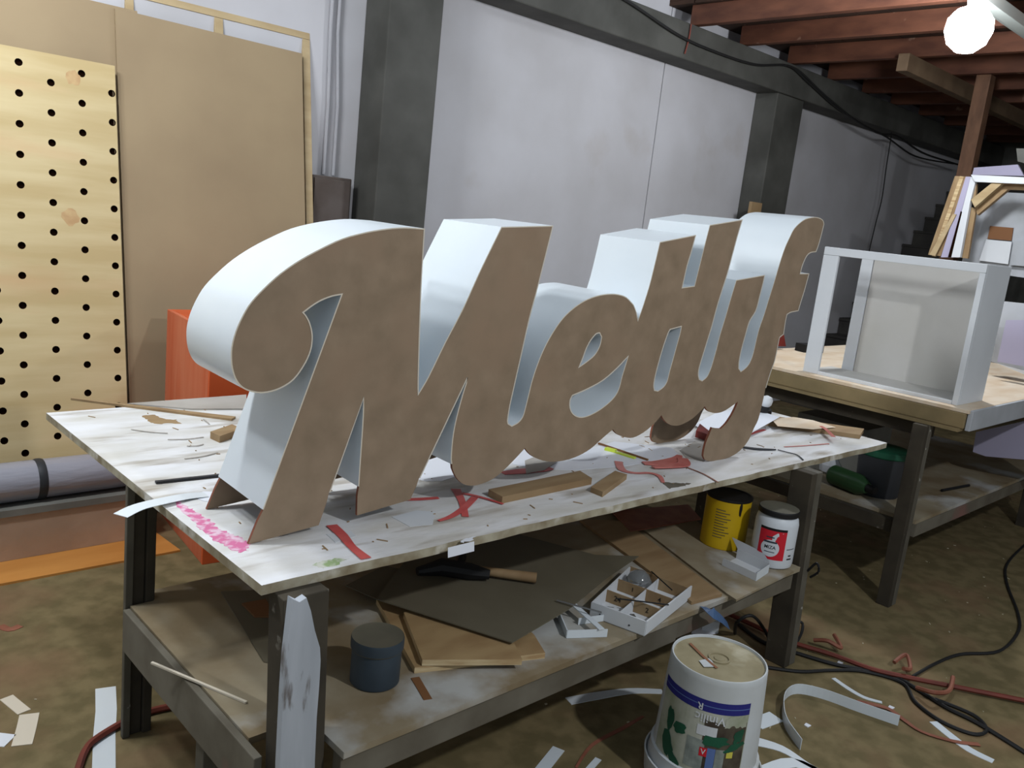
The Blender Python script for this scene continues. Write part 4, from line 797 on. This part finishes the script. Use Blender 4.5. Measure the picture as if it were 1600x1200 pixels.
# ================================================================== LIGHT FITTINGS AND WIRES
lf = thing('ceiling_light', (5.24, 2.07, 2.9), 'bright bare bulb hanging at the end of the grey batten', 'lamp')
link('bulb', G().lathe([(.001, -.15), (.05, -.14), (.10, -.10), (.125, -.03), (.118, .03), (.08, .08), (.035, .10)], BULB, 24), 'bulb', lf)
link('socket', G().lathe([(.03, .101), (.034, .115), (.034, .17), (.012, .18)], BULB, 16), 'white', lf)
link('cord', G().tube([(5.24, 2.07, 3.18), (5.26, 2.09, 3.24), (5.33, 2.12, 3.28), (5.5, 2.2, 3.34), (5.74, 2.25, 3.42)], .004), 'white', lf)
bt = thing('batten_light', (6.3, 2.1, 3.2), 'unlit grey batten fitting under the joists right of the bulb', 'lamp')
link('batten_body', G().bb((5.55, 2.13, 3.215), (7.6, 2.21, 3.286)), 'galv', bt, bevel=.004)
link('batten_wing', G().bb((5.55, 2.212, 3.24), (7.6, 2.26, 3.255)), 'galv', bt)
def cable(name, path, r, m, label, cat='cable', k=6): return tag(link(name, G().tube(smooth_path(path, k), r, 6), m), label, cat)
cable('wall_cable', [(4.3472,4.32,3.3165),(4.9332,4.32,3.2526),(5.532,4.32,3.162),(6.0579,4.32,3.1407),(6.6337,4.32,3.1565),(7.1627,4.32,3.2463),(7.5365,4.32,3.1757),(8.1971,4.32,3.0404),(9.1021,4.32,2.9425),(9.5679,4.32,2.9741),(10.307,4.32,2.8902),(11.0865,4.32,2.8822),(11.5046,4.32,2.8852)], .011, 'cable', 'dark cable sagging along the grey beam')
cable('wall_cable', [(7.1023,4.31,3.2399),(7.3558,4.31,3.2324),(7.8889,4.31,3.1093),(8.6167,4.31,2.9814),(9.3222,4.31,2.9269),(10.1324,4.31,2.8258),(11.2706,4.31,2.8738)], .009, 'cable', 'second dark cable dipping under the beam at the right')
cable('drop_wire', [(9.5735,4.4,3.2589),(9.6282,4.4,2.961),(9.6524,4.4,2.6532),(9.6921,4.4,2.3065),(9.6539,4.4,2.019),(9.6138,4.4,1.6574)], .007, 'cable', 'thin wire dropping down the far wall')
cable('tie_wire', [(5.6779,4.325,3.2731),(5.6765,4.325,3.1787),(5.6498,4.325,3.0503)], .006, 'hose', 'short reddish wire tied round the beam')
# ================================================================== BUCKET
c_ = V((2.235, 1.25, 0)); bk = thing('paint_bucket', c_, 'upside down dirty white paint bucket with blue banded label', 'bucket')
zT = .42; rb = lambda z: .148 + (zT - z) * .045
link('body', G().lathe([(rb(.07), .07), (rb(.2), .2), (rb(.40), .40), (rb(.415), .415), (rb(.42) - .002, .42), (rb(.42) - .006, .42), (rb(.42) - .008, .412)], c_, 48), 'bucket', bk)
link('base', G().lathe([(.141, .4125), (.06, .414), (.034, .4145), (.034, .419), (.029, .419), (.028, .415), (.018, .415), (.016, .418), (.001, .418)], c_, 48), 'bucket_base', bk)
link('rim_skirt', G().lathe([(rb(.1) + .001, .115), (rb(.1) + .008, .112), (rb(.1) + .01, .08), (rb(.1) + .014, .07), (rb(.1) + .012, .055), (rb(.1), .05)], c_, 48), 'bucket', bk)
link('rust_streak', G().strip([V((2.233,1.3601,0.4165)), V((2.1997,1.2878,0.4165)), V((2.175,1.2194,0.4165))], .010, .001), 'rust', bk)
link('dried_paint', G().add([V((2.1642,1.2775,0.417)), V((2.2104,1.2667,0.417)), V((2.1773,1.2256,0.417)), V((2.1453,1.2456,0.417))], [(0, 1, 2, 3)]), 'bucket', bk)
ang = math.atan2(-c_.y, -c_.x)
def bf(off=.0008): return wrap(c_, rb, ang, .26, off=off)
link('label', patch(-.185, .125, -.155, .075, bf(.0006), 24), 'label_pale', bk)
link('label_band', patch(-.185, .125, .056, .092, bf(.0010), 24), 'label_blue', bk)
link('label_line', patch(-.185, .125, .073, .0755, bf(.0013), 24), 'label_lblue', bk)
link('label_picture', patch(-.01, .122, -.15, .03, bf(.0011), 14, wob=.004), 'label_dark', bk)
link('label_tear', patch(.05, .12, .018, .05, bf(.0014), 10, wob=.007), 'label_pale', bk)
link('label_box', patch(-.03, .03, -.02, .012, bf(.0016), 6), 'white', bk)
link('label_text_block', patch(-.055, .0, -.13, -.035, bf(.0014), 6), 'label_grey', bk)
link('label_stripe', patch(.01, .034, -.15, -.055, bf(.0017), 5), 'label_lblue', bk)
link('label_stripe', patch(.035, .062, -.15, -.055, bf(.0017), 5), 'label_grey', bk)
link('label_square', patch(-.013, .010, -.085, -.057, bf(.0021), 4), 'red_label', bk)
link('label_square', patch(.068, .088, -.08, -.06, bf(.0021), 4), 'label_yellow', bk)
wraptext('V', .024, 0, 0, lambda p: bf(.0025)(V((-.0015 + p.x, -.071 + p.y, 0))), 'white', 'lettering', bk)
def flipf(x, y_, off): return lambda p: bf(off)(V((x - p.x, y_ - p.y, 0)))
wraptext('Vinilic', .038, 0, 0, flipf(.004, .036, .0024), 'white', 'lettering', bk)
wraptext('R', .03, 0, 0, flipf(-.03, .07, .0024), 'white', 'lettering', bk)
for x, y_, rx, ry, ro in [(-.125, -.02, .02, .05, .1), (-.085, -.03, .03, .022, .5), (-.125, -.10, .03, .05, .4), (-.09, -.135, .018, .04, .7), (.03, -.03, .05, .022, .1), (.1, -.01, .03, .02, 1.2), (.09, -.045, .04, .015, .4)]:
    link('paint_splash', blob(x, y_, rx * .8, ry * .8, bf(.0024), rot=ro, jit=.25), 'paint_green', bk)
b3 = thing('bucket_lid', (c_.x, c_.y, 0), 'grimy round tub that the upturned bucket stands in', 'tub')
link('tub_wall', G().lathe([(.17, 0), (.178, .004), (.183, .05), (.186, .075), (.181, .076), (.176, .05), (.17, .012), (.001, .010)], c_, 48), 'bucket', b3)

# ================================================================== FLOOR CLUTTER
def fstrip(path, h, label, m='pvc', cat='strip', th=.002):
    return tag(link('plastic_strip', G().band(smooth_path([(p[0], p[1], 0) for p in path], 5), h, th), m), label, cat)
fstrip([(3.1295,0.9863,0),(3.0863,1.1215,0),(3.0507,1.2461,0),(2.9947,1.3238,0),(2.9087,1.3274,0),(2.8143,1.2843,0),(2.731,1.2215,0),(2.6604,1.1276,0)], .042, 'white strip standing bent in a hook on the floor right of the bucket')
def flat(path, w, label, m='pvc', z=0, th=.002, cat='strip', name='plastic_strip', group=None): return tape(name, path, w, label, m, z=z, th=th, cat=cat, group=group)
flat([(3.2413,1.2971,0),(3.2182,1.2233,0),(3.2101,1.1538,0),(3.2374,1.0944,0)], [.02,.022,.02,.016], 'short curved white strip above the hook shaped strip')
flat([(3.2797,0.9163,0),(3.2391,0.8387,0),(3.207,0.7607,0),(3.208,0.6819,0)], [.035,.036,.036,.03], 'curved white strip at the lower right corner')
flat([(2.1854,1.7848,0),(2.2959,1.7526,0),(2.4378,1.7017,0),(2.5411,1.6304,0)], [.045,.045,.035,.03], 'long white strip on the floor left of the bucket')
flat([(2.6611,1.3044,0),(2.7754,1.2857,0)], .065, 'short white strip beside the bucket')
flat([(2.5655,1.2512,0),(2.6079,1.1713,0),(2.6054,1.0694,0),(2.6118,0.9857,0)], [.055,.04,.02,.018], 'white stepped strip below the short one')
flat([(2.4465,1.1375,0),(2.573,1.1035,0),(2.5929,0.9986,0)], [.05,.05,.05], 'curved white strip cut off by the lower frame edge')
flat([(1.8236,1.5616,0),(1.9545,1.6096,0)], .042, 'white strip at the bottom frame edge left of the bucket')
flat([(1.9489,1.4764,0),(2.0254,1.4978,0)], .022, 'tiny white strip at the bottom frame edge beside the bucket')
tape('plastic_strip', [(0.8977,2.7111,0), (0.8583,2.5827,0), (0.8107,2.4524,0), (0.7474,2.2605,0)], .062, 'wide white strip on the floor left of the bench leg', 'pvc', z=0.0, th=.002, cat='strip', sm=False)
flat([(0.6287,2.817,0),(0.639,2.7674,0),(0.6528,2.7041,0)], .04, 'cream paper strip at the left frame edge', 'cream', cat='strip')
flat([(0.6626,2.6854,0),(0.6402,2.6237,0),(0.6044,2.5334,0)], .055, 'torn cream paper strip below the first cream one', 'cream', cat='strip')
flat([(0.5476,2.6084,0),(0.5834,2.5733,0)], .06, 'white paper piece cut off by the left frame edge', 'paper', cat='strip')
sheet('card_scrap', [(3.1101,1.8862,0),(3.1975,1.8202,0),(3.1393,1.788,0),(3.0621,1.8019,0),(3.0358,1.8505,0)], 'white scrap on the floor behind the bucket', 'paper', .001, z=0)
block('white_corner', [(3.1026,1.8434,0),(3.1868,1.8131,0),(3.1445,1.7849,0)], .05, 'white triangular offcut peeping over the bucket', 'white', z=0, cat='offcut')
for i, (u) in enumerate([(3.3905,1.3433,0), (2.823,1.1884,0), (3.232,1.0568,0)]):
    block('paper_bit', [(u[0] - .01, u[1] - .008), (u[0] + .012, u[1] - .01), (u[0] + .01, u[1] + .01), (u[0] - .008, u[1] + .008)], .003, ['small white paper bit beside the black cable', 'small white paper bit inside the hooked strip', 'small white paper bit at the end of the short strip'][i], 'paper', z=0, cat='scrap')
cable('floor_cable', [(p[0], p[1], .008) for p in [(6.1293,1.396,0),(5.509,1.339,0),(5.1556,1.2406,0),(4.7307,1.056,0),(4.4766,0.9805,0),(4.1611,0.9661,0),(3.9571,1.0596,0),(3.7533,1.0925,0),(3.5465,1.104,0)]], .007, 'cable', 'black cable curving down the floor at the right edge')
cable('floor_cable', [(p[0], p[1], .009) for p in [(3.3003,1.7932,0),(3.2425,1.6275,0),(3.2813,1.4965,0),(3.3387,1.3517,0),(3.4116,1.2471,0),(3.4726,1.1393,0),(3.4495,1.0264,0),(3.4176,0.9157,0),(3.4103,0.7963,0),(3.3536,0.605,0)]], .008, 'cable', 'black cable running from the bench leg to the lower right corner')
cable('floor_cable', [(p[0], p[1], .008) for p in [(3.055,1.5001,0),(3.1544,1.3974,0),(3.2868,1.3256,0),(3.4009,1.2421,0),(3.4547,1.1055,0),(3.3495,1.0114,0),(3.2975,0.8948,0),(3.3166,0.7872,0),(3.3967,0.767,0),(3.4613,0.8366,0),(3.4461,0.9751,0)]], .007, 'cable', 'looped black cable on the floor right of the bucket')
cable('floor_cable', [(3.1938,1.7335,0.01),(3.0881,1.6737,0.12),(3.1208,1.6302,0.16),(3.2072,1.6059,0.08),(3.2357,1.5787,0.01)], .007, 'cable', 'black cable arching beside the right bench leg')
cable('floor_cable', [(3.3153,1.5172,0.01),(3.3889,1.5289,0.05),(3.4193,1.5451,0.08),(3.409,1.5629,0.09)], .006, 'cable', 'short black cable loop right of the bench leg')
cable('red_hose', [(p[0], p[1], .02) for p in [(3.3194,1.8738,0),(3.3252,1.7095,0),(3.3306,1.5544,0),(3.3922,1.3786,0),(3.426,1.2263,0),(3.501,1.0985,0),(3.6132,0.9376,0),(3.7771,0.7026,0)]], .010, 'hose', 'dusty red hose along the floor to the right edge', 'hose')
cable('red_hose', [(p[0], p[1], .012) for p in [(0.688,2.3011,0),(0.7353,2.3908,0),(0.7809,2.434,0),(0.89,2.4792,0),(0.9724,2.4872,0),(1.0685,2.4674,0)]], .011, 'hose', 'dark red hose passing under the left end of the bench', 'hose')
flat([(3.1495,1.1513,0),(3.2066,1.0633,0),(3.1853,0.9929,0),(3.1625,0.9127,0),(3.2056,0.8153,0),(3.2703,0.7494,0)], [.03,.02,.02,.014,.018,.02], 'dusty red film strip winding between the white strips', 'film_red', z=.004, cat='film', name='red_film')
for i, (pts_, lab) in enumerate([([(3.5536,1.1873,0),(3.6265,1.1718,0),(3.5616,1.1234,0),(3.4927,1.1266,0)], 'curled dusty red film where the cables meet'), ([(3.4252,1.042,0),(3.4087,0.9731,0),(3.5206,0.9537,0),(3.6145,0.9756,0)], 'red film loop right of the cable knot'), ([(3.4247,1.484,0),(3.4324,1.4283,0),(3.4676,1.3814,0),(3.516,1.441,0)], 'crumpled red film beside the red hose')]):
    cable('red_film', [(p[0], p[1], .03 + .02 * (j % 2)) for j, p in enumerate(pts_)], .009, 'film_red', lab, 'film')
flat([(0.7211,3.3156,0),(0.7419,3.2692,0),(0.7802,3.2802,0)], .03, 'small reddish scrap at the left frame edge', 'film_red', name='paper_scrap', cat='scrap')
for i, (pts_, lab) in enumerate([([(1.9296,1.5085,0),(2.0616,1.5583,0),(2.2156,1.5623,0),(2.3456,1.5671,0)], 'dusty red film strip in the shade left of the bucket'),]):
    flat(pts_, [.008, .012, .016, .01], lab, 'film_red', z=.001 + .003 * i, cat='film', name='red_film')
tape('blue_scrap', [(2.4485,1.4649,0.443), (2.4407,1.415,0.443), (2.5081,1.4181,0.4), (2.5627,1.4202,0.36)], [.03, .05, .045, .03], 'blue plastic scrap hanging over the shelf edge behind the bucket', 'blue_bit', z=None, cat='scrap', upv=(0, -.6, .8))
# wood chips and dust: nobody could count them
g = G(); rnd = random.Random(11)
def chip(x, y_, s):
    a = rnd.uniform(0, 6.28); l = s * rnd.uniform(.5, 2.2); w = s * rnd.uniform(.3, .8)
    g.box((x, y_, .0012), (l, w, .0024), rz=a)
for i in range(420):
    x = rnd.uniform(-1, 6.5); y_ = rnd.uniform(-.2, 3.6); chip(x, y_, rnd.choice([.003, .004, .006, .010]))
tag(link('floor_chips', g, 'dusty'), 'pale wood chips and dust flecks scattered on the floor', 'debris', kind='stuff')
g = G()
for i in range(260):
    x = rnd.uniform(.95, 3.9); y_ = rnd.uniform(1.62, 3.1); a = rnd.uniform(0, 6.28)
    l = rnd.choice([.004, .008, .012, .03]); g.box((x, y_, T + .0012), (l, .003, .0022), rz=a)
tag(link('bench_shavings', g, 'block'), 'small brown shavings scattered over the white bench top', 'debris', kind='stuff')

from collections import Counter
tops = [o for o in bpy.data.objects if o.parent is None and 'category' in o and 'kind' not in o]
cnt = Counter(o.name.split('.')[0] for o in tops)
for o in tops:
    n_ = o.name.split('.')[0]
    if cnt[n_] >= 3 and 'group' not in o: o['group'] = n_.replace('_', ' ') + ' pieces lying about the workshop'
for o in bpy.data.objects:
    if '_b' in o: del o['_b']
